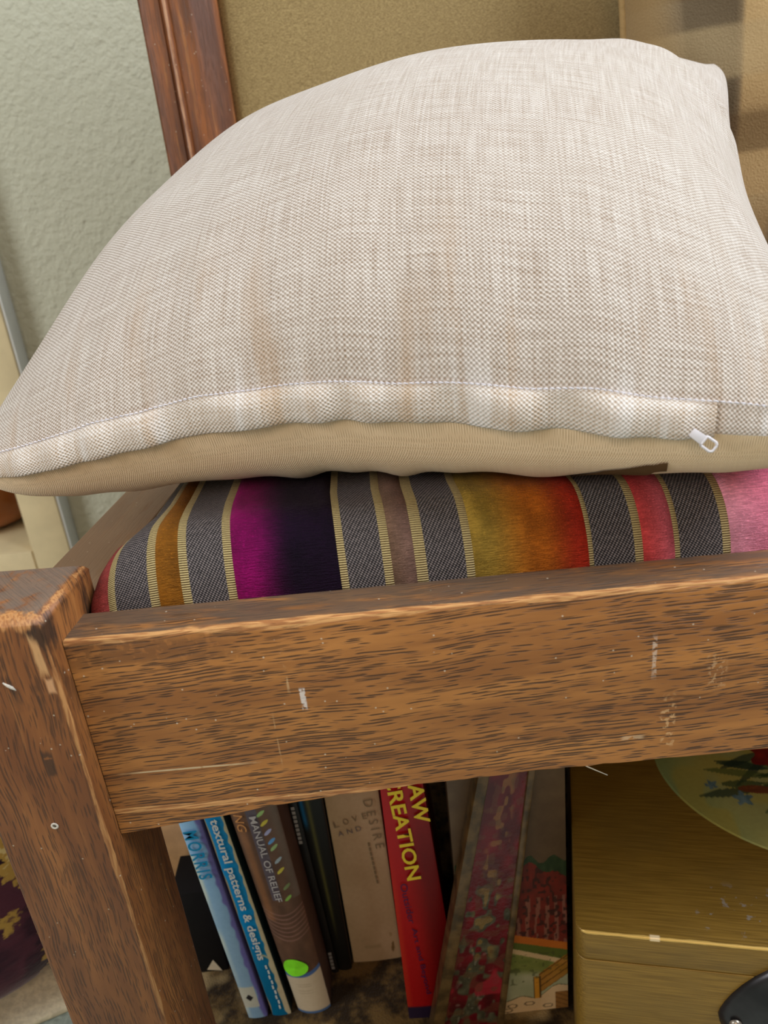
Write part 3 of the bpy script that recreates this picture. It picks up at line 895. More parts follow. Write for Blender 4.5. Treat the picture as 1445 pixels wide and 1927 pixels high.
# stitching along the top of the flap
bm = bmesh.new()
us = np.arange(-0.96, 0.97, 0.0125)
for i, u_ in enumerate(us):
    for (ua, ub) in ((u_, u_ + 0.0095),):
        ws = -1 + np.interp([ua, (ua + ub) / 2, ub], [-1, -0.4, 0, 0.5, 1], [0.048, 0.037, 0.029, 0.034, 0.036]) + np.array([0.001, 0.0008, 0.0])
        q_, _ = pillow(np.array([ua, (ua + ub) / 2, ub]), ws)
        q2, _ = pillow(np.array([ua, (ua + ub) / 2, ub]), ws + 0.02)
        tw = q2 - q_
        nr = np.cross(np.gradient(q_, axis=0), tw); nr /= np.linalg.norm(nr, axis=1)[:, None]
        c3 = q_ + nr * np.array([0.0004, 0.0012, 0.0004])[:, None]
        sm = tube('s', c3, [0.00020, 0.00034, 0.00020], 5)
        bm.from_mesh(sm); bpy.data.meshes.remove(sm)
me = bpy.data.meshes.new('seam_stitching'); bm.to_mesh(me); bm.free()
o = link('seam_stitching', me, plain('white_thread', rgb(226, 220, 226), 0.6, 0.3, 0.05), lc, True)
tag(o, 'pale lilac thread stitches', kind='stuff')

# zip pull
def pillow_pt(u_, w_, low=False):
    a_, b2 = pillow(np.array([u_]), np.array([w_]))
    return Vector((b2 if low else a_)[0])
zp0 = pillow_pt(0.655, -1.0)
M_zip = plain('clear_zip_plastic', rgb(226, 220, 224), 0.25, 0.6, 0.03)
zd = Vector((0.76, -0.16, -0.63)).normalized()               # pull hangs out and down
zs = Vector((0.50, 0.05, 0.86)); zs = (zs - zd * zs.dot(zd)).normalized()
zn = zd.cross(zs).normalized()
if zn.y > 0: zn = -zn
zo = zp0 + Vector((0.0045, -0.0075, 0.0016))
zip_o = link('zip_pull', prism('zip_pull', [zo - zs * 0.0017, zo - zs * 0.0020 + zd * 0.0062, zo + zs * 0.0020 + zd * 0.0062, zo + zs * 0.0017], zn * 0.0011, 0.0003), M_zip, lc)
lo_ = zo + zd * 0.0059 + zn * 0.0008
loop = []
for (a_, b2) in [(0, -0.0020), (0, 0.0020), (0.0042, 0.0021), (0.0052, 0.0014), (0.0052, -0.0014), (0.0042, -0.0021)]:
    loop.append(lo_ + zd * a_ + zs * b2)
den = []
for i in range(len(loop)):
    for k_ in range(6):
        den.append(loop[i].lerp(loop[(i + 1) % len(loop)], k_ / 6))
link('pull_loop', tube('pull_loop', den, 0.00052, 8, True), M_zip, zip_o, True)

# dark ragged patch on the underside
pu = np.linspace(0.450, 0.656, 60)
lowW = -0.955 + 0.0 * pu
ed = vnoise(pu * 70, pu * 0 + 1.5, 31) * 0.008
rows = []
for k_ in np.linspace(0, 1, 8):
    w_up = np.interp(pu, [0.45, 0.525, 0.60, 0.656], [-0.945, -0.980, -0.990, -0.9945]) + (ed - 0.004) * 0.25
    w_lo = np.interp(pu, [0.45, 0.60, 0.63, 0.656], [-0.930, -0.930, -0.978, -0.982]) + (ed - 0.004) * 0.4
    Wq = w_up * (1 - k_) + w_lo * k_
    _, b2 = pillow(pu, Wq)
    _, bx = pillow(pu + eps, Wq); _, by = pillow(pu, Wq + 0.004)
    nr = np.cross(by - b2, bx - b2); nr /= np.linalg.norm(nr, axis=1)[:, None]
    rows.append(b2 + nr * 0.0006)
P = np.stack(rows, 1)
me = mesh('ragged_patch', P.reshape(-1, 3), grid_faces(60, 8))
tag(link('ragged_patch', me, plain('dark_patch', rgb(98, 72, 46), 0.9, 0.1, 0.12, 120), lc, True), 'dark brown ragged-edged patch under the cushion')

# ------------------------------------------------------------------ plaid cushion in the back corner
def pillow2(cx, cy, cz, a, b, T, lean, yaw, n=120):
    q_ = np.linspace(-1, 1, n); q_ = np.sign(q_) * (1 - (1 - np.abs(q_)) ** 1.5)
    U_, W_ = np.meshgrid(q_, q_, indexing='ij')
    base = np.clip((1 - U_ ** 2) * (1 - W_ ** 2), 0, None)
    x_ = U_ * a * (1 - 0.07 * (1 - W_ ** 2)); z_ = W_ * b * (1 - 0.07 * (1 - U_ ** 2))
    h_ = base ** 0.5 * T
    wr = (vnoise(U_ * 5 + 4, W_ * 3 + 2, 41) - .5) * 0.010 * smooth(0, .3, base)
    c_, s2 = math.cos(lean), math.sin(lean); cy_, sy2 = math.cos(yaw), math.sin(yaw)
    def tf(y_):
        yy = y_ * c_ + z_ * s2; zz = -y_ * s2 + z_ * c_
        return np.stack([cx + x_ * cy_ - yy * sy2, cy + x_ * sy2 + yy * cy_, cz + zz], -1)
    return U_, W_, tf(-h_ + wr), tf(h_)
PL = (0.426, 0.708, 0.668, 0.205, 0.19, 0.062, math.radians(6), math.radians(0))
U2, W2, Fp, Kp = pillow2(*PL)
xx = U2 * 0.205; zz = W2 * 0.19
def band(v, c_, w_, s2=0.0015): return smooth(c_ - w_ - s2, c_ - w_ + s2, v) * (1 - smooth(c_ + w_ - s2, c_ + w_ + s2, v))
col = np.zeros(U2.shape + (3,)) + lin((108, 92, 70))
def over(col, f, c_, a=1.0): return col + (lin(c_) - col) * (f * a)[..., None]
for cxx in (-0.110, 0.09): col = over(col, band(xx, cxx, 0.017), (178, 148, 102), .9)
for cxx in (-0.150, -0.015, 0.15): col = over(col, band(xx, cxx, 0.020), (88, 74, 54), .7)
for czz in (0.0, -0.13): col = over(col, band(zz, czz, 0.020), (164, 142, 104), .5)
for czz in (0.058, -0.06, 0.14): col = over(col, band(zz, czz, 0.016), (92, 70, 44), .6)
col = over(col, smooth(0.165, 0.195, np.abs(xx)) * (1 - band(zz, 0, .0)), (170, 142, 98), .6)
plaid = empty('plaid_cushion', (0.43, 0.71, 0.478), 'brown and straw plaid cushion in the back corner of the bench', 'cushion')
M_plaid = painted('soft_plaid', 0.9, 0.1, 0.0006, 700, sheen=0.3)
for nm, P_, rev in (('plaid_cover_front', Fp, False), ('plaid_cover_back', Kp, True)):
    f_ = grid_faces(120, 120)
    me = mesh(nm, P_.reshape(-1, 3), f_[:, ::-1] if rev else f_)
    set_color(me, col)
    link(nm, me, M_plaid, plaid, True)
# piped seam round the edge
rimpts = [Fp[i, 0] for i in range(0, 120, 2)] + [Fp[-1, j] for j in range(0, 120, 2)] + [Fp[i, -1] for i in range(119, -1, -2)] + [Fp[0, j] for j in range(119, -1, -2)]
rp = []
for q_ in rimpts:
    if not rp or (Vector(q_) - Vector(rp[-1])).length > 0.0008: rp.append(q_)
if (Vector(rp[0]) - Vector(rp[-1])).length < 0.0008: rp.pop()
me = tube('piping', rp, 0.0035, 8, True)
link('piping', me, plain('straw_piping', rgb(164, 136, 92), 0.9, 0.1, 0.1, 200), plaid, True)

# ------------------------------------------------------------------ books under the bench
def gpaint(name, quad, Yf, thick, func, nx, nz, mat, parent, bulge=0.0):
    """printed face: quad = bl, br, tr, tl in (x, z); func(u, v, x, z) -> sRGB array.  Grid face with closed box behind it"""
    bl, br, tr, tl = [np.array(q_, float) for q_ in quad]
    u_ = np.linspace(0, 1, nx); v_ = np.linspace(0, 1, nz)
    U_, V_ = np.meshgrid(u_, v_, indexing='ij')
    xz = (bl * (1 - U_[..., None]) + br * U_[..., None]) * (1 - V_[..., None]) + (tl * (1 - U_[..., None]) + tr * U_[..., None]) * V_[..., None]
    yy = Yf - bulge * (1 - (2 * U_ - 1) ** 2) ** .75
    P_ = np.stack([xz[..., 0], yy, xz[..., 1]], -1)
    me = mesh(name, P_.reshape(-1, 3), grid_faces(nx, nz))
    set_color(me, lin(func(U_, V_, xz[..., 0], xz[..., 1])))
    return link(name, me, mat, parent, True)


def lettering(name, txt, parent, mat, p0, right, upv, L, H, off=0.0006, bold=0.0, wrap=None, align_space=0.0):
    """text fitted to length L and height H; p0 lower-left corner"""
    cu = bpy.data.curves.new('txt', 'FONT'); cu.body = txt; cu.size = 1.0; cu.offset = bold; cu.resolution_u = 3
    cu.space_character = 1.0 + align_space
    ob = bpy.data.objects.new('txt', cu); COL.objects.link(ob)
    dg = bpy.context.evaluated_depsgraph_get()
    me = bpy.data.meshes.new_from_object(ob.evaluated_get(dg))
    bpy.data.objects.remove(ob); bpy.data.curves.remove(cu)
    co = np.empty(len(me.vertices) * 3); me.vertices.foreach_get('co', co); co = co.reshape(-1, 3)
    mn, mx = co.min(0), co.max(0)
    a_ = (co[:, 0] - mn[0]) / (mx[0] - mn[0]) * L; b2 = (co[:, 1] - mn[1]) / (mx[1] - mn[1]) * H
    right, upv = Vector(right).normalized(), Vector(upv).normalized()
    nr = right.cross(upv).normalized()
    P_ = np.array(p0)[None] + a_[:, None] * np.array(right)[None] + b2[:, None] * np.array(upv)[None] + np.array(nr)[None] * off
    if wrap: P_[:, 1] += wrap(P_[:, 0], P_[:, 2])
    me.vertices.foreach_set('co', P_.ravel()); me.update()
    me.name = name
    return link(name, me, mat, parent)


def ink(name, c, rough=0.6): return plain(name, rgb(*c), rough, 0.3, 0.04, 300)


def book(name, label, quad, Yf, depth, cover, bulge=0.0, page=(206, 196, 172), group='books on the rug under the bench', tilt=0.0):
    """cover boards, page block and a spine painted by func; quad = bl, br, tr, tl (x, z)"""
    bl, br, tr, tl = [Vector((q_[0], 0, q_[1])) for q_ in quad]
    e_ = empty(name, ((bl.x + br.x) / 2, Yf + depth / 2, min(bl.z, br.z)), label, 'book', group)
    t_ = 0.0016
    sd = (br - bl).normalized()
    for nm, a_, b2 in (('cover', (bl, bl + sd * t_), (tl, tl + (tr - tl).normalized() * t_)), ('cover', (br - sd * t_, br), (tr - (tr - tl).normalized() * t_, tr))):
        pts = [a_[0], a_[1], b2[1], b2[0]]
        link(nm, prism(nm, [p_ + Vector((0, Yf + 0.0004, 0)) for p_ in pts], (0, depth, 0), 0.0003), cover, e_)
    ins = sd * (t_ + 0.0002)
    upq = Vector((0, 0, 0.003))
    pts = [bl + ins + upq, br - ins + upq, tr - ins - upq, tl + ins - upq]
    link('page_block', prism('page_block', [p_ + Vector((0, Yf + 0.002, 0)) for p_ in pts], (0, depth - 0.004, 0), 0), plain('pages', rgb(*page), 0.9, 0.1, 0.08, 300), e_)
    return e_


def mixc(a_, b2, f):
    return np.asarray(a_, float) + (np.asarray(b2, float) - np.asarray(a_, float)) * np.asarray(f)[..., None]


DN = Vector((0, 0, -1))
M_print = painted('printed_board', 0.42, 0.4, 0.0, 300)
M_print_m = painted('printed_matt', 0.6, 0.3, 0.0, 300)

# pale blue book
q = [(-0.1522, RZ), (-0.1372, RZ), (-0.1540, 0.250), (-0.1692, 0.250)]
b1 = book('book', 'thin pale blue book with turquoise capitals down its spine', q, 0.419, 0.20, plain('lilac_cover', rgb(126, 112, 166), 0.5))
def f_mor(u, v, x, z):
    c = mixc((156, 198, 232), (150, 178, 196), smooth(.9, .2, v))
    cl = smooth(.30, .05, u) * (vnoise(v * 14, u * 2 + 5, 51))
    c = mixc(c, (208, 214, 200), np.clip(cl * 1.3 * (v < .72), 0, 1))
    pur = smooth(.74, .86, u + (vnoise(v * 40, u * 3, 52) - .5) * .18)
    c = mixc(c, (122, 112, 172), pur)
    lab = band(v, .10, .048, .004) * band(u, .40, .40, .02)
    c = mixc(c, (212, 202, 176), lab)
    dm = (np.abs(u - .42) / .20 + np.abs(v - .098) / .016) < 1
    c = mixc(c, (44, 40, 40), dm * 1.0)
    return c
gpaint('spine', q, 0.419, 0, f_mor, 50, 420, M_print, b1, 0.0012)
ax_ = (Vector((q[0][0], 0, q[0][1])) - Vector((q[3][0], 0, q[3][1]))).normalized()      # down the spine
acr = Vector((1, 0, 0)); acr = (acr - ax_ * acr.dot(ax_)).normalized()
lettering('spine_lettering', 'MORRIS', b1, ink('turquoise_ink', (20, 140, 184)), Vector((-0.1648, 0.4175, 0.2050)), ax_, acr, 0.0460, 0.0100, 0.0009, 0.020, None, 0.22)

# bright blue book
q = [(-0.1330, RZ), (-0.1180, RZ), (-0.1378, 0.248), (-0.1512, 0.248)]
b2_ = book('book', 'slim bright blue book with white lower-case spine lettering and a cream ragged edge', q, 0.419, 0.20, plain('dark_blue_cover', rgb(30, 44, 44), 0.5))
def f_tex(u, v, x, z):
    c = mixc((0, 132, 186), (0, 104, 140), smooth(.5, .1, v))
    e1 = .86 - .10 * smooth(.45, .25, v) + (vnoise(v * 42, v * 0 + 3, 53) - .5) * .14
    c = mixc(c, (206, 188, 150), smooth(-.02, .02, u - e1))
    e0 = .05 + (vnoise(v * 20, v * 0 + 7, 54) - .5) * .12
    c = mixc(c, (150, 130, 100), smooth(.02, -.02, u - e0))
    cur = np.exp(-((v - .285 + .06 * (u - .55) ** 2 * 4) / .006) ** 2) * (u > .45) * (u < .95)
    return mixc(c, (206, 188, 150), np.clip(cur, 0, 1))
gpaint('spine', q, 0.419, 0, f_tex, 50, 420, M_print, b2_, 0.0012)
ax_ = (Vector((q[0][0], 0, q[0][1])) - Vector((q[3][0], 0, q[3][1]))).normalized()
acr = (acr0 := Vector((1, 0, 0))) - ax_ * acr0.dot(ax_); acr.normalize()
W_ink = ink('white_ink', (214, 208, 196))
lettering('spine_lettering', 'textural patterns & designs', b2_, W_ink, Vector((-0.1462, 0.4173, 0.2130)), ax_, acr, 0.1430, 0.0080, 0.0005, 0.02)
# small illegible imprint line
for k_ in range(9):
    c_ = Vector((-0.1298, 0.4173, 0.0640)) + ax_ * (0.0058 * k_) + acr * (0.0006 * (k_ % 2))
    link('imprint_stroke', prism('imprint_stroke', [c_, c_ + ax_ * 0.0038, c_ + ax_ * 0.0038 + acr * 0.0013, c_ + acr * 0.0013], (0, -0.0003, 0), 0), W_ink, b2_)

# fat brown book with rounded spine
q = [(-0.1100, RZ), (-0.0850, RZ), (-0.0960, 0.255), (-0.1362, 0.255)]
q = [(-0.1125, RZ), (-0.0862, RZ), (-0.0992, 0.255), (-0.1345, 0.255)]
b3 = book('book', 'fat brown paperback with a lime green sticker on its spine', q, 0.4215, 0.19, plain('brown_cover', rgb(88, 66, 52), 0.5))
def f_nail(u, v, x, z):
    c = mixc((104, 74, 56), (84, 60, 46), vnoise(u * 6, v * 30, 55))
    c = mixc(c, (150, 96, 56), .55 * band(u, .16, .09, .06) * (v > .42))
    c = mixc(c, (120, 112, 104), .6 * smooth(.72, .98, u) * (v > .5))
    for k_ in range(7):
        c = mixc(c, (150, 108, 98), .7 * np.exp(-(((v - (.44 - .018 * k_)) + .03 * np.cos((u - .5) * 3.0) - .03) / .0026) ** 2))
    bnd = band(u, .47 + .02 * (v - .7), .115, .012) * smooth(.500, .506, v)
    c = mixc(c, (88, 78, 84), bnd)
    for (vv, uu, cc) in [(.835, .66, (150, 190, 110)), (.80, .68, (206, 190, 60)), (.765, .70, (168, 172, 214)), (.73, .72, (92, 160, 222)), (.705, .73, (150, 186, 120)), (.655, .74, (160, 180, 190)), (.615, .73, (210, 196, 70)), (.55, .76, (120, 140, 90)), (.505, .72, (136, 190, 84))]:
        a9 = ((u - uu) / .11 + (v - vv) / .013) / 2; b9 = ((u - uu) / .11 - (v - vv) / .013) / 2
        c = mixc(c, cc, .9 * (a9 ** 2 + (b9 / .38) ** 2 < .55))
    lab = smooth(.172, .168, v - .020 * (2 * u - 1) ** 2 * (u > .5))
    c = mixc(c, (196, 176, 146), lab)
    bl_ = band(v - .020 * (2 * u - 1) ** 2 * (u > .5), .176, .008, .002)
    c = mixc(c, (78, 104, 150), bl_)
    c = mixc(c, (78, 104, 140), smooth(.012, .008, v))
    for vv in (.135, .125, .105, .095): c = mixc(c, (160, 140, 114), .5 * band(v, vv, .0022, .0008) * band(u, .45, .2, .05))
    return c
gpaint('spine', q, 0.4215, 0, f_nail, 110, 460, M_print, b3, 0.0050)
cx3 = lambda z_: np.interp(z_, [RZ, 0.255], [-0.0993, -0.1168])
hw3 = lambda z_: np.interp(z_, [RZ, 0.255], [0.0132, 0.0177])
wr3 = lambda x_, z_: 0.0050 * (1 - (1 - np.clip(((x_ - cx3(z_)) / hw3(z_)) ** 2, 0, 1)) ** .75)
ax_ = Vector((-0.098 + 0.1165, 0, -(0.255 - RZ))).normalized(); acr = Vector((1, 0, 0)) - ax_ * ax_.x; acr.normalize()
lettering('spine_lettering', 'MANUAL OF RELIEF', b3, ink('grey_ink', (168, 160, 156)), Vector((cx3(0.2130) - 0.0028, 0.4160, 0.2130)), ax_, acr, 0.0830, 0.0050, 0.0006, 0.012, wr3)
lettering('spine_lettering', 'NG', b3, ink('orange_ink', (190, 128, 72)), Vector((cx3(0.2130) - 0.0140, 0.4160, 0.2140)), ax_, acr, 0.0150, 0.0068, 0.0006, 0.0, wr3)
dot = [Vector((-0.1070 + 0.0096 * math.cos(w_) * (1 + .07 * math.cos(3 * w_ + .6)), 0.4162, 0.0590 + 0.0096 * math.sin(w_) * (1 + .07 * math.cos(3 * w_ + .6)))) for w_ in np.linspace(0, 2 * math.pi, 40)[:-1]]
vv_ = [(p_.x, p_.y + float(wr3(p_.x, p_.z)) - 0.0008, p_.z) for p_ in dot] + [(-0.1070, 0.4162 + float(wr3(-0.1070, 0.059)) - 0.0008, 0.0590)]
me = mesh('green_sticker', vv_, [(i, (i + 1) % 39, 39) for i in range(39)])
recalc(me)
tag(link('green_sticker', me, ink('lime_sticker_ink', (132, 226, 40)), b3), 'lime green round sticker')

# two black books
q = [(-0.0855, RZ), (-0.0801, RZ), (-0.0905, 0.225), (-0.0968, 0.225)]
b4 = book('book', 'thin black book with small white spine lettering beside the fat brown paperback', q, 0.450, 0.16, plain('black_cover', rgb(22, 20, 18), 0.45))
gpaint('spine', q, 0.450, 0, lambda u, v, x, z: mixc((20, 18, 17), (30, 27, 24), vnoise(u * 4, v * 30, 61)), 6, 60, M_print, b4, 0.0008)
ax_ = Vector((0.0078, 0, -0.22)).normalized(); acr = Vector((1, 0, 0)) - ax_ * ax_.x; acr.normalize()
for (z_, L_) in ((0.1870, 0.040), (0.0300, 0.022)):
    for k_ in range(int(L_ / 0.0042)):
        c_ = Vector((np.interp(z_, [RZ, 0.225], [-0.0848, -0.0955]), 0.4488, z_)) + ax_ * (0.0042 * k_)
        link('title_stroke', prism('title_stroke', [c_, c_ + ax_ * 0.0030, c_ + ax_ * 0.0030 + acr * 0.0026, c_ + acr * 0.0026], (0, -0.0003, 0), 0), ink('dim_white_ink', (150, 144, 138)), b4)
q = [(-0.0799, RZ), (-0.0690, RZ), (-0.0700, 0.222), (-0.0902, 0.222)]
b5 = book('book', 'black book with a faint olive streak next to the thick cream paperback', q, 0.452, 0.16, plain('black_cover_olive', rgb(20, 20, 16), 0.45))
def f_blk2(u, v, x, z):
    c = np.zeros(u.shape + (3,)) + np.array((18, 18, 15.))
    c = mixc(c, (92, 90, 40), .8 * np.exp(-((u - .40) / .10) ** 2) * smooth(.1, .4, v))
    return mixc(c, (20, 92, 138), .9 * np.exp(-((u - .14) / .10) ** 2) * smooth(.70, .76, v))
gpaint('spine', q, 0.452, 0, f_blk2, 30, 60, M_print, b5, 0.0015)

# cream paperback
q = [(-0.0672, RZ), (-0.0268, RZ), (-0.0278, 0.205), (-0.0688, 0.205)]
b6 = book('book', 'thick cream paperback with faded letters on its broad spine', q, 0.457, 0.14, plain('cream_cover', rgb(176, 158, 132), 0.6))
def f_white(u, v, x, z):
    c = mixc((182, 156, 124), (166, 140, 106), vnoise(u * 3, v * 8, 62))
    c = mixc(c, (150, 128, 100), .6 * smooth(.93, 1.0, u))
    c = mixc(c, (150, 130, 96), .6 * band(u, .45, .17, .02) * band(v, .085, .010, .003))
    c = mixc(c, (158, 138, 104), .4 * band(u, .27, .05, .02) * band(v, .125, .006, .003))
    egg = ((u - .86) / .035) ** 2 + ((v - .072 + (u - .86) * -.35) / .030) ** 2
    c = mixc(c, (104, 80, 44), .85 * smooth(1.1, .7, egg))
    egg = ((u - .845) / .025) ** 2 + ((v - .145) / .014) ** 2
    return mixc(c, (140, 116, 76), .6 * smooth(1.2, .6, egg))
gpaint('spine', q, 0.457, 0, f_white, 60, 300, M_print_m, b6, 0.0010)
I_f = ink('faded_ink', (124, 106, 78)); I_g = ink('faded_grey_ink', (110, 100, 96))
rtl = Vector((0.985, 0, 0.12)); upl = Vector((-0.12, 0, 0.985))
for (ch, x_, z_) in (('L', -0.0648, 0.1560), ('O', -0.0572, 0.1578), ('V', -0.0500, 0.1598)):
    lettering('spine_lettering', ch, b6, I_f, Vector((x_, 0.4556, z_)), rtl, upl, 0.0042, 0.0058, 0.0006)
for (ch, x_, z_) in (('A', -0.0626, 0.1470), ('N', -0.0554, 0.1484), ('D', -0.0484, 0.1500)):
    lettering('spine_lettering', ch, b6, I_g, Vector((x_, 0.4556, z_)), rtl, upl, 0.0042, 0.0048, 0.0006)
lettering('spine_lettering', 'E', b6, I_f, Vector((-0.0420, 0.4556, 0.1615)), rtl, upl, 0.0034, 0.0060, 0.0006)
lettering('spine_lettering', 'DESIRE', b6, I_f, Vector((-0.0402, 0.4556, 0.1800)), (0.10, 0, -1), (1, 0, 0.10), 0.0500, 0.0070, 0.0006, 0.0, None, 0.5)
for k_ in range(9):
    c_ = Vector((-0.0412 + 0.0003 * k_, 0.4556, 0.1370 - 0.0050 * k_))
    link('author_stroke', prism('author_stroke', [c_, c_ + Vector((0.0015, 0, 0)), c_ + Vector((0.0017, 0, -0.0036)), c_ + Vector((0.0002, 0, -0.0036))], (0, -0.0003, 0), 0), I_f, b6)

# red book
q = [(-0.0240, RZ), (0.0175, RZ), (0.0040, 0.268), (-0.0228, 0.268)]
b7 = book('book', 'red book with large yellow capitals on its spine', q, 0.404, 0.19, plain('red_cover', rgb(150, 16, 14), 0.4))
def f_red(u, v, x, z):
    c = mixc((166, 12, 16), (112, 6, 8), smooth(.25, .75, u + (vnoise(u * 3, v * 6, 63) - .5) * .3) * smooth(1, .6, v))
    c = mixc(c, (178, 44, 22), .7 * smooth(.13, .05, u) * smooth(.75, .45, v))
    return mixc(c, (38, 26, 52), smooth(.055, .045, v))
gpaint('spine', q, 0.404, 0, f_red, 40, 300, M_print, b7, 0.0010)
Y_ink = ink('yellow_ink', (226, 196, 48), .5)
ax_ = Vector((0.075, 0, -1)).normalized(); acr = Vector((1, 0, 0.075)).normalized()
lettering('spine_lettering', 'RAW', b7, Y_ink, Vector((-0.0055, 0.4025, 0.2490)), ax_, acr, 0.0450, 0.0105, 0.0010, 0.02)
lettering('spine_lettering', 'CREATION', b7, Y_ink, Vector((-0.0196, 0.4025, 0.2490)), ax_, acr, 0.0960, 0.0103, 0.0014, 0.02)
P_ink = ink('purple_ink', (70, 26, 66), .5)
lettering('spine_lettering', 'Outsider', b7, P_ink, Vector((-0.0180, 0.4028, 0.1500)), ax_, acr, 0.0400, 0.0050, 0.0010)
lettering('spine_lettering', 'Art and Beyond', b7, P_ink, Vector((-0.0147, 0.4028, 0.1050)), ax_, acr, 0.0720, 0.0050, 0.0010)

# low black box at the left, a beige carton behind it
q = [(-0.2080, RZ), (-0.1560, RZ), (-0.1560, 0.1405), (-0.2080, 0.1405)]
bb = empty('black_box', (-0.19, 0.48, RZ), 'low black box with a white triangle mark between the leg and the pale blue book', 'box')
link('body', box('body', (-0.2060, 0.4625, RZ), (0.0310, 0, 0), (0, 0.040, 0), (0, 0, 0.0930), 0.0012), plain('black_card', rgb(18, 15, 13), 0.8, 0.2), bb)
me = mesh('triangle_mark', [(-0.1925, 0.4618, 0.0090), (-0.1800, 0.4618, 0.0062), (-0.1855, 0.4618, 0.0200)], [(0, 1, 2)])
tag(link('triangle_mark', me, ink('triangle_ink', (206, 190, 160))), None)
bpy.data.objects['triangle_mark'].parent = bb; bpy.data.objects['triangle_mark'].matrix_parent_inverse = Matrix.Translation(bb.location).inverted()
bc = empty('beige_carton', (-0.221, 0.55, RZ), 'plain beige carton standing between the black box and the purple pouffe', 'box')
link('body', box('body', (-0.250, 0.515, RZ), (0.058, 0, 0), (0, 0.075, 0), (0, 0, 0.225), 0.002), plain('beige_card', rgb(206, 164, 118), 0.8), bc)
link('lid', box('lid', (-0.251, 0.514, RZ + 0.2255), (0.060, 0, 0), (0, 0.077, 0), (0, 0, 0.012), 0.002), plain('beige_card_lid', rgb(200, 158, 112), 0.8), bc)

# ------------------------------------------------------------------ slim red tin, leaning
tin = empty('slim_red_tin', (0.02, 0.39, RZ), 'slim red tin with a faded flower pattern and tarnished gold rims, leaning right', 'tin')
bl, br, tr, tl = (-0.0110, RZ), (0.0445, RZ), (0.0800, 0.285), (0.0455, 0.285)
q = [bl, br, tr, tl]
def f_tin(u, v, x, z):
    n1 = vnoise(u * 5 + 3, v * 22, 71); n2 = vnoise(u * 9, v * 40 + 5, 72); n3 = vnoise(u * 14, v * 60, 73)
    c = mixc((118, 13, 26), (66, 9, 14), n1)
    grn = smooth(.52, .62, n2 * .6 + n1 * .25 + .25 * np.exp(-((u - .45) / .25) ** 2))
    c = mixc(c, mixc((92, 88, 66), (52, 48, 34), n3), grn * smooth(.70, .5, v))
    c = mixc(c, (140, 106, 52), .7 * smooth(.66, .72, n2) * band(u, .5, .25, .1) * (v > .28))
    c = mixc(c, (150, 144, 124), .5 * smooth(.80, .88, n3) * smooth(.5, .3, v) * band(u, .45, .3, .1))
    c = mixc(c, (160, 36, 48), .8 * smooth(.60, .70, vnoise(u * 4 + 1.7, v * 17 + .5, 74)) * smooth(.40, .25, v))
    sc = smooth(.62, .70, vnoise(u * 7, v * 50, 75))
    return mixc(c, (96, 66, 40), .5 * sc)
M_tin = painted('printed_tin', 0.32, 0.5, 0.0004, 260)
gpaint('painted_front', [(bl[0] + .0075, bl[1]), (br[0] - .0045, br[1]), (tr[0] - .0040, tr[1]), (tl[0] + .0065, tl[1])], 0.3812, 0, f_tin, 70, 340, M_tin, tin)
M_rim = plain('tarnished_gold', rgb(88, 66, 36), 0.4, 0.5, 0.5, 90, 0.0006)
M_tinb = plain('dark_tin', rgb(62, 40, 26), 0.5, 0.4, 0.3, 60)
V3 = lambda q_, y_: Vector((q_[0], y_, q_[1]))
link('rim', prism('rim', [V3(bl, .379), V3((bl[0] + .0090, bl[1]), .379), V3((tl[0] + .0075, tl[1]), .379), V3(tl, .379)], (0, .0150, 0), .0012), M_rim, tin)
link('rim', prism('rim', [V3((br[0] - .0050, br[1]), .379), V3(br, .379), V3(tr, .379), V3((tr[0] - .0045, tr[1]), .379)], (0, .0150, 0), .0012), M_rim, tin)
link('tin_body', prism('tin_body', [V3((bl[0] + .004, bl[1]), .3816), V3((br[0] - .003, br[1]), .3816), V3((tr[0] - .002, tr[1] - .001), .3816), V3((tl[0] + .003, tl[1] - .001), .3816)], (0, .0125, 0), 0), M_tinb, tin)

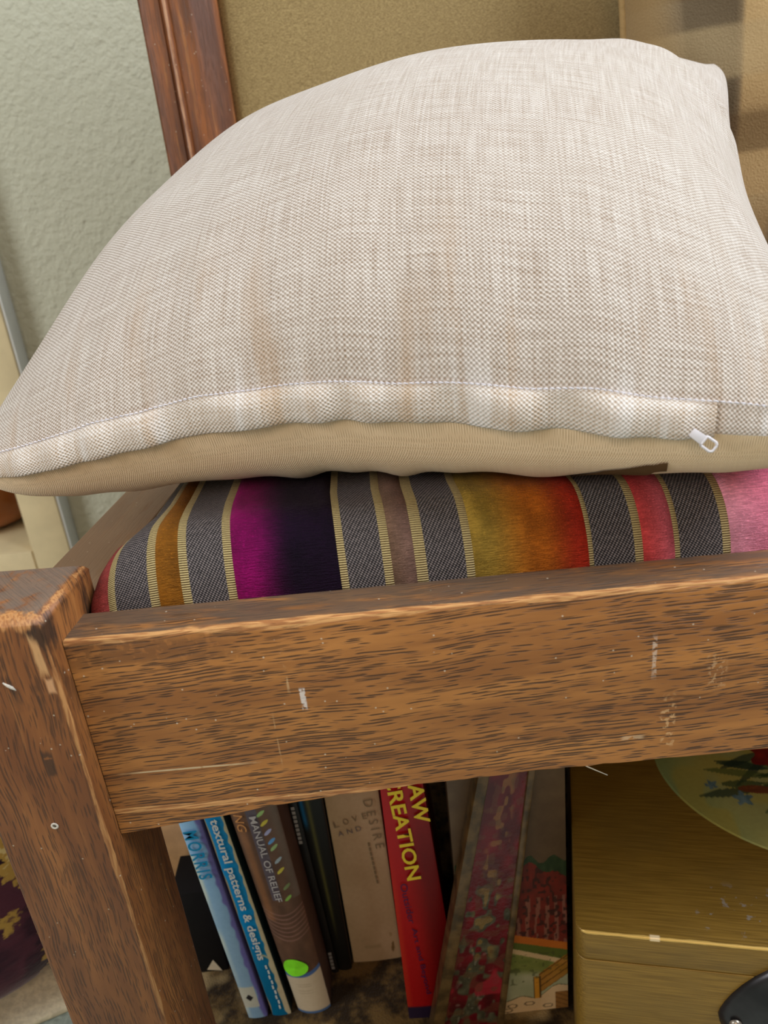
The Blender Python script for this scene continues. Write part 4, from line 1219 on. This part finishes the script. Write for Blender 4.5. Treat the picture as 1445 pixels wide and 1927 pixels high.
# ------------------------------------------------------------------ picture box behind the tin
pic = empty('picture_box', (0.06, 0.41, RZ), 'upright box with a painted red village and fence, between the tin and gold box', 'box')
PXA, PXB, PZ1 = 0.0215, 0.1000, 0.262
def f_pic(u, v, x, z):
    c = np.zeros(u.shape + (3,)) + np.array((92, 72, 54.))
    c = mixc(c, (104, 84, 62), vnoise(u * 10, v * 30, 81))
    # tree line
    tl_ = .610 + .012 * np.sin(u * 30) + .02 * (vnoise(u * 12, u * 0, 82) - .5)
    c = mixc(c, mixc((38, 56, 34), (58, 74, 48), vnoise(u * 30, v * 60, 83)), (v < tl_) * 1.0)
    # red roofs and pale walls
    town = (v < .545 + .05 * np.exp(-((u - .68) / .16) ** 2) - .01 * np.sin(u * 26)) & (v > .2)
    n_ = vnoise(u * 22, v * 44, 84)
    c = mixc(c, mixc((128, 44, 34), (96, 40, 34), n_), town * 1.0)
    pal = town & (v < .47) & (np.sin(u * 70 + 3 * vnoise(u * 6, v * 9, 85)) > .25) & (vnoise(u * 16, v * 26, 86) > .32)
    c = mixc(c, (160, 132, 112), pal * .5)
    drk = town & (vnoise(u * 40, v * 80, 87) > .72)
    c = mixc(c, (58, 34, 30), drk * .8)
    tow = (np.abs(u - .35) < .035) & (v < .585) & (v > .42)
    c = mixc(c, (150, 128, 104), tow * .8)
    # orange bank
    ob = .325 - .075 * (u - .35) * 1.4
    c = mixc(c, (196, 108, 38), (v < ob + .022) * 1.0)
    c = mixc(c, (92, 104, 44), (v < ob - .008) * 1.0)
    pa = ob - .040 - .03 * (u - .3)
    c = mixc(c, (214, 184, 138), (np.abs(v - pa) < .010) * 1.0)
    gr = v < pa - .010
    c = mixc(c, mixc((142, 146, 78), (112, 124, 60), vnoise(u * 16, v * 60, 88)), gr * 1.0)
    c = mixc(c, mixc((186, 184, 150), (166, 170, 132), vnoise(u * 10, v * 20, 89)), smooth(.205, .165, v + .05 * (u - .3)))
    # pale road at the foot
    rd = .060 + .045 * smooth(.62, 1.0, u) - .008 * np.sin(u * 20)
    c = mixc(c, (88, 80, 54), (np.abs(v - rd) < .0035) * .8)
    c = mixc(c, (226, 192, 146), (v < rd) * 1.0)
    # fence: post and rails in ochre with dark outline
    post = (np.abs(u - .70) < .030) & (v > .055) & (v < .150)
    frd = .070 + (u - .70) * .26
    fence = (u > .72) & (v > frd) & (v < frd + .085)
    c = mixc(c, (176, 116, 40), fence * .85)
    c = mixc(c, (84, 54, 24), (fence & (np.abs(np.sin((v - frd) * 120)) < .3)) * .7)
    c = mixc(c, (216, 150, 50), post * 1.0)
    c = mixc(c, (70, 48, 24), ((np.abs(np.abs(u - .70) - .030) < .006) & (v > .055) & (v < .150)) * .8)
    gate = (u > .88) & (v < .075)
    c = mixc(c, (150, 100, 46), gate * .9)
    c = mixc(c, (70, 46, 22), (gate & (np.abs(np.sin(v * 160 + u * 30)) < .22)) * .8)
    for (a_, b2) in ((.45, .030), (.62, .035), (.40, .012), (.80, .018)):
        rr = ((u - a_) / .045) ** 2 + ((v - b2) / .008) ** 2
        c = mixc(c, (84, 66, 46), (np.abs(rr - 1) < .35) * .8)
    # moss and grass ticks
    c = mixc(c, (70, 74, 44), ((vnoise(u * 30, v * 90, 90) > .80) & (v < .25) & (v > .12)) * .5)
    return c
gpaint('printed_front', [(PXA, RZ), (PXB, RZ), (PXB, PZ1), (PXA, PZ1)], 0.3992, 0, f_pic, 110, 360, M_print, pic)
link('body', box('body', (PXA, 0.3996, RZ), (PXB - PXA, 0, 0), (0, 0.026, 0), (0, 0, PZ1 - RZ), 0.0008), plain('board_edges', rgb(96, 76, 54), 0.7), pic)

# ------------------------------------------------------------------ gold box
GB = math.radians(-13.5)
gx = Vector((math.cos(GB), math.sin(GB), 0)); gy = Vector((-math.sin(GB), math.cos(GB), 0))
G0 = Vector((0.0852, 0.3198, 0))
GW, GD, GZ, GS = 0.345, 0.285, 0.19, 0.1672
t = NT('brushed_gold_paint')
p = t.obj()
r = t.n('ShaderNodeVectorRotate', rotation_type='Z_AXIS'); t.set(r.inputs['Vector'], t.vadd(p, tuple(-G0))); r.inputs['Angle'].default_value = -GB
pl_ = r.outputs[0]
x, y, z = t.sep(pl_)
a = t.noise(t.vmul(pl_, (30, 900, 900)), 1.0, 3.0)
b_ = t.noise(pl_, 20.0, 3.0)
c = t.mix(t.ss(a, 0.3, 0.7), rgb(120, 88, 30), rgb(148, 112, 44))
c = t.mix(t.math('MULTIPLY', t.ss(b_, 0.45, 0.7), 0.4), c, rgb(124, 96, 44))
# rubbed spots on the lid
sp_ = t.noise(pl_, 130.0, 3.0)
e1 = t.math('DIVIDE', t.math('ABSOLUTE', t.math('SUBTRACT', x, 0.100)), 0.045)
e2 = t.math('DIVIDE', t.math('ABSOLUTE', t.math('SUBTRACT', y, 0.024)), 0.022)
f = t.math('MULTIPLY', t.ss(t.math('MAXIMUM', e1, e2), 0.5, 1.0, 1.0, 0.0), t.ss(sp_, 0.60, 0.66))
c = t.mix(t.math('MULTIPLY', f, 0.7), c, rgb(150, 140, 130))
# rubbed bright arris along the front top edge
nw = t.noise(t.vmul(pl_, (60, 300, 300)), 1.0, 3.0)
dd = t.math('MAXIMUM', t.math('ABSOLUTE', t.math('SUBTRACT', z, GZ)), t.math('ABSOLUTE', y))
f = t.ss(t.math('ADD', dd, t.math('MULTIPLY', t.math('SUBTRACT', nw, 0.5), 0.002)), 0.0010, 0.0017, 1.0, 0.0)
c = t.mix(t.math('MULTIPLY', f, 0.8), c, rgb(222, 180, 96))
e1 = t.math('DIVIDE', t.math('ABSOLUTE', t.math('SUBTRACT', x, 0.0445)), 0.0034)
f = t.math('MULTIPLY', t.ss(e1, 0.6, 1.0, 1.0, 0.0), t.ss(dd, 0.0018, 0.0028, 1.0, 0.0))
c = t.mix(f, c, rgb(236, 206, 160))
M_goldbox = t.out(c, 0.40, t.bump(a, 0.00012), 0.5, metallic=0.25)

def rbox(name, ox, oy, w_, d_, z0, z1, rad, bev):
    pts = []
    for (cx_, cy_, a0) in ((ox + rad, oy + rad, 180), (ox + w_ - rad, oy + rad, 270), (ox + w_ - rad, oy + d_ - rad, 0), (ox + rad, oy + d_ - rad, 90)):
        for k_ in range(8):
            w = math.radians(a0 + 90 * k_ / 7)
            pts.append(G0 + gx * (cx_ + rad * math.cos(w)) + gy * (cy_ + rad * math.sin(w)) + Vector((0, 0, z0)))
    bm = bmesh.new()
    f0 = bm.faces.new([bm.verts.new(p_) for p_ in pts])
    r_ = bmesh.ops.extrude_face_region(bm, geom=[f0])
    for g_ in r_['geom']:
        if isinstance(g_, bmesh.types.BMVert): g_.co.z += z1 - z0
    bmesh.ops.recalc_face_normals(bm, faces=bm.faces)
    es = [e_ for e_ in bm.edges if abs(e_.verts[0].co.z - e_.verts[1].co.z) < 1e-6]
    bmesh.ops.bevel(bm, geom=es, offset=bev, segments=3, affect='EDGES', profile=0.5)
    me = bpy.data.meshes.new(name); bm.to_mesh(me); bm.free()
    for pl2 in me.polygons: pl2.use_smooth = True
    me.set_sharp_from_angle(angle=0.9)
    return me
gbx = empty('gold_box', tuple(G0 + gx * GW / 2 + gy * GD / 2), 'gold painted lidded box with a round flower picture on its lid', 'box')
link('body', rbox('body', 0, 0, GW, GD, RZ, GS - 0.0006, 0.0075, 0.0006), M_goldbox, gbx)
lid = link('lid', rbox('lid', 0, 0, GW, GD, GS, GZ, 0.0075, 0.0010), M_goldbox, gbx)
# oval picture: clematis-like bouquet, painted on a thin disc
nr_, na = 150, 300
rr = np.linspace(0, 1, nr_); aa = np.linspace(0, 2 * np.pi, na)
RR, AA = np.meshgrid(rr, aa, indexing='ij')
lx = 0.170 + 0.108 * RR * np.cos(AA); ly = 0.160 + 0.098 * RR * np.sin(AA)
P = (np.array(G0)[None, None] + lx[..., None] * np.array(gx) + ly[..., None] * np.array(gy)); P[..., 2] = GZ + 0.0005 * smooth(1.0, 0.985, RR)
c = mixc((178, 166, 96), (150, 146, 92), vnoise(lx * 40, ly * 40, 91))
c = mixc(c, (120, 138, 88), .7 * smooth(0.55, 1.0, RR) * smooth(0.14, 0.07, lx))
c = mixc(c, (172, 150, 66), .6 * smooth(.45, .65, vnoise(lx * 60 + 3, ly * 60, 92)))
rg = random.Random(8)
for k_ in range(60):          # leaves: long dark green strokes
    x0, y0 = rg.uniform(.105, .24), rg.uniform(.105, .22); an = rg.uniform(-.2, .9); L_ = rg.uniform(.012, .030); w_ = rg.uniform(.002, .0045)
    px = (lx - x0) * math.cos(an) + (ly - y0) * math.sin(an); py = -(lx - x0) * math.sin(an) + (ly - y0) * math.cos(an)
    f = (np.abs(py) < w_ * np.clip(1 - (px / L_) ** 2, 0, 1)) & (np.abs(px) < L_)
    c = mixc(c, rg.choice([(44, 60, 36), (60, 78, 46), (34, 46, 36), (74, 84, 40)]), f * .65)
for (x0, y0, s0) in [(.1165, .1165, .0075), (.137, .0985, .008), (.151, .098, .008), (.160, .088, .009), (.098, .128, .005), (.19, .11, .011), (.17, .13, .009)]:   # blue-grey blossoms
    ph = np.arctan2(ly - y0, lx - x0); rd = np.hypot(lx - x0, ly - y0)
    f = rd < s0 * (0.72 + .28 * np.cos(5 * ph + x0 * 90))
    c = mixc(c, mixc((112, 134, 140), (74, 96, 104), vnoise(lx * 300, ly * 300, 93)), f * .95)
for (x0, y0, s0) in [(.150, .163, .022), (.186, .168, .028), (.165, .195, .022)]:          # red blooms
    ph = np.arctan2(ly - y0, lx - x0); rd = np.hypot(lx - x0, ly - y0)
    f = rd < s0 * (0.85 + .15 * np.cos(7 * ph))
    c = mixc(c, mixc((150, 34, 24), (92, 20, 18), vnoise(lx * 160, ly * 160, 94)), f * .95)
c = mixc(c, (116, 52, 30), .8 * (((lx - .128) / .013) ** 2 + ((ly - .126) / .004) ** 2 < 1))
me = mesh('round_picture', P.reshape(-1, 3), grid_faces(nr_, na)); set_color(me, lin(c)); recalc(me)
tag(link('round_picture', me, painted('picture_varnish', 0.35, 0.45, 0, 300), lid, False), 'faded pale green round flower picture')
# dark metal clasp plate on the front
def leafplate(n_=40):
    pts = []
    L_, Hh = 0.060, 0.056
    for k_ in range(n_):
        w = k_ / n_ * 2 * math.pi
        ux = -math.cos(w); s_2 = math.sin(w)
        pts.append((L_ * ux, Hh * np.sign(s_2) * (1 - ux * ux) ** 0.72))
    return pts
cen = G0 + gx * 0.1420 + Vector((0, 0, 0.1330))
vs, fs = [], []
lp = leafplate()
rings = [(1.0, 0.0), (1.0, 0.0020), (0.93, 0.0042), (0.72, 0.0075), (0.40, 0.0098), (0.0, 0.0105)]
for (sc, oo) in rings:
    for (a_, b2) in lp:
        vs.append(cen + gx * (a_ * sc) + Vector((0, 0, b2 * sc)) - gy * oo)
nl = len(lp)
for i in range(len(rings) - 1):
    for k_ in range(nl):
        fs.append((i * nl + k_, i * nl + (k_ + 1) % nl, (i + 1) * nl + (k_ + 1) % nl, (i + 1) * nl + k_))
me = mesh('clasp', vs, fs); recalc(me)
clasp = link('clasp', me, plain('dark_metal', rgb(58, 54, 54), 0.30, 0.6, 0.3, 40, metallic=0.7), gbx, True)
tag(clasp, 'dark metal clasp plate')
rv = G0 + gx * 0.0905 - gy * 0.0062 + Vector((0, 0, 0.1335))
vs, fs = [], []
for i, (r_, o_) in enumerate([(0.0036, 0), (0.0034, 0.0012), (0.0024, 0.0020), (0.0010, 0.0023)]):
    for k_ in range(16):
        w = 2 * math.pi * k_ / 16
        vs.append(rv + gx * (r_ * math.cos(w)) + Vector((0, 0, r_ * math.sin(w))) - gy * o_)
for i in range(3):
    for k_ in range(16): fs.append((i * 16 + k_, i * 16 + (k_ + 1) % 16, (i + 1) * 16 + (k_ + 1) % 16, (i + 1) * 16 + k_))
fs.append(tuple(48 + k_ for k_ in range(16)))
me = mesh('rivet', vs, fs); recalc(me)
link('rivet', me, plain('rivet_metal', rgb(150, 138, 124), 0.3, 0.6, 0.1, 40, metallic=0.6), clasp, True)

# white bristle sticking out below the rail
br0 = Vector((0.0765, 0.2820, 0.3476))
tag(link('white_bristle', tube('white_bristle', [br0 + Vector((-0.004, 0.003, 0.0034)), br0 + Vector((0.0050, 0.0008, -0.0020)), br0 + Vector((0.0140, -0.001, -0.0068))], [0.0003, 0.00032, 0.0002], 6), ink('bristle_white', (235, 228, 214)), None, True),
    'single white bristle poking out under the front rail', 'bristle')
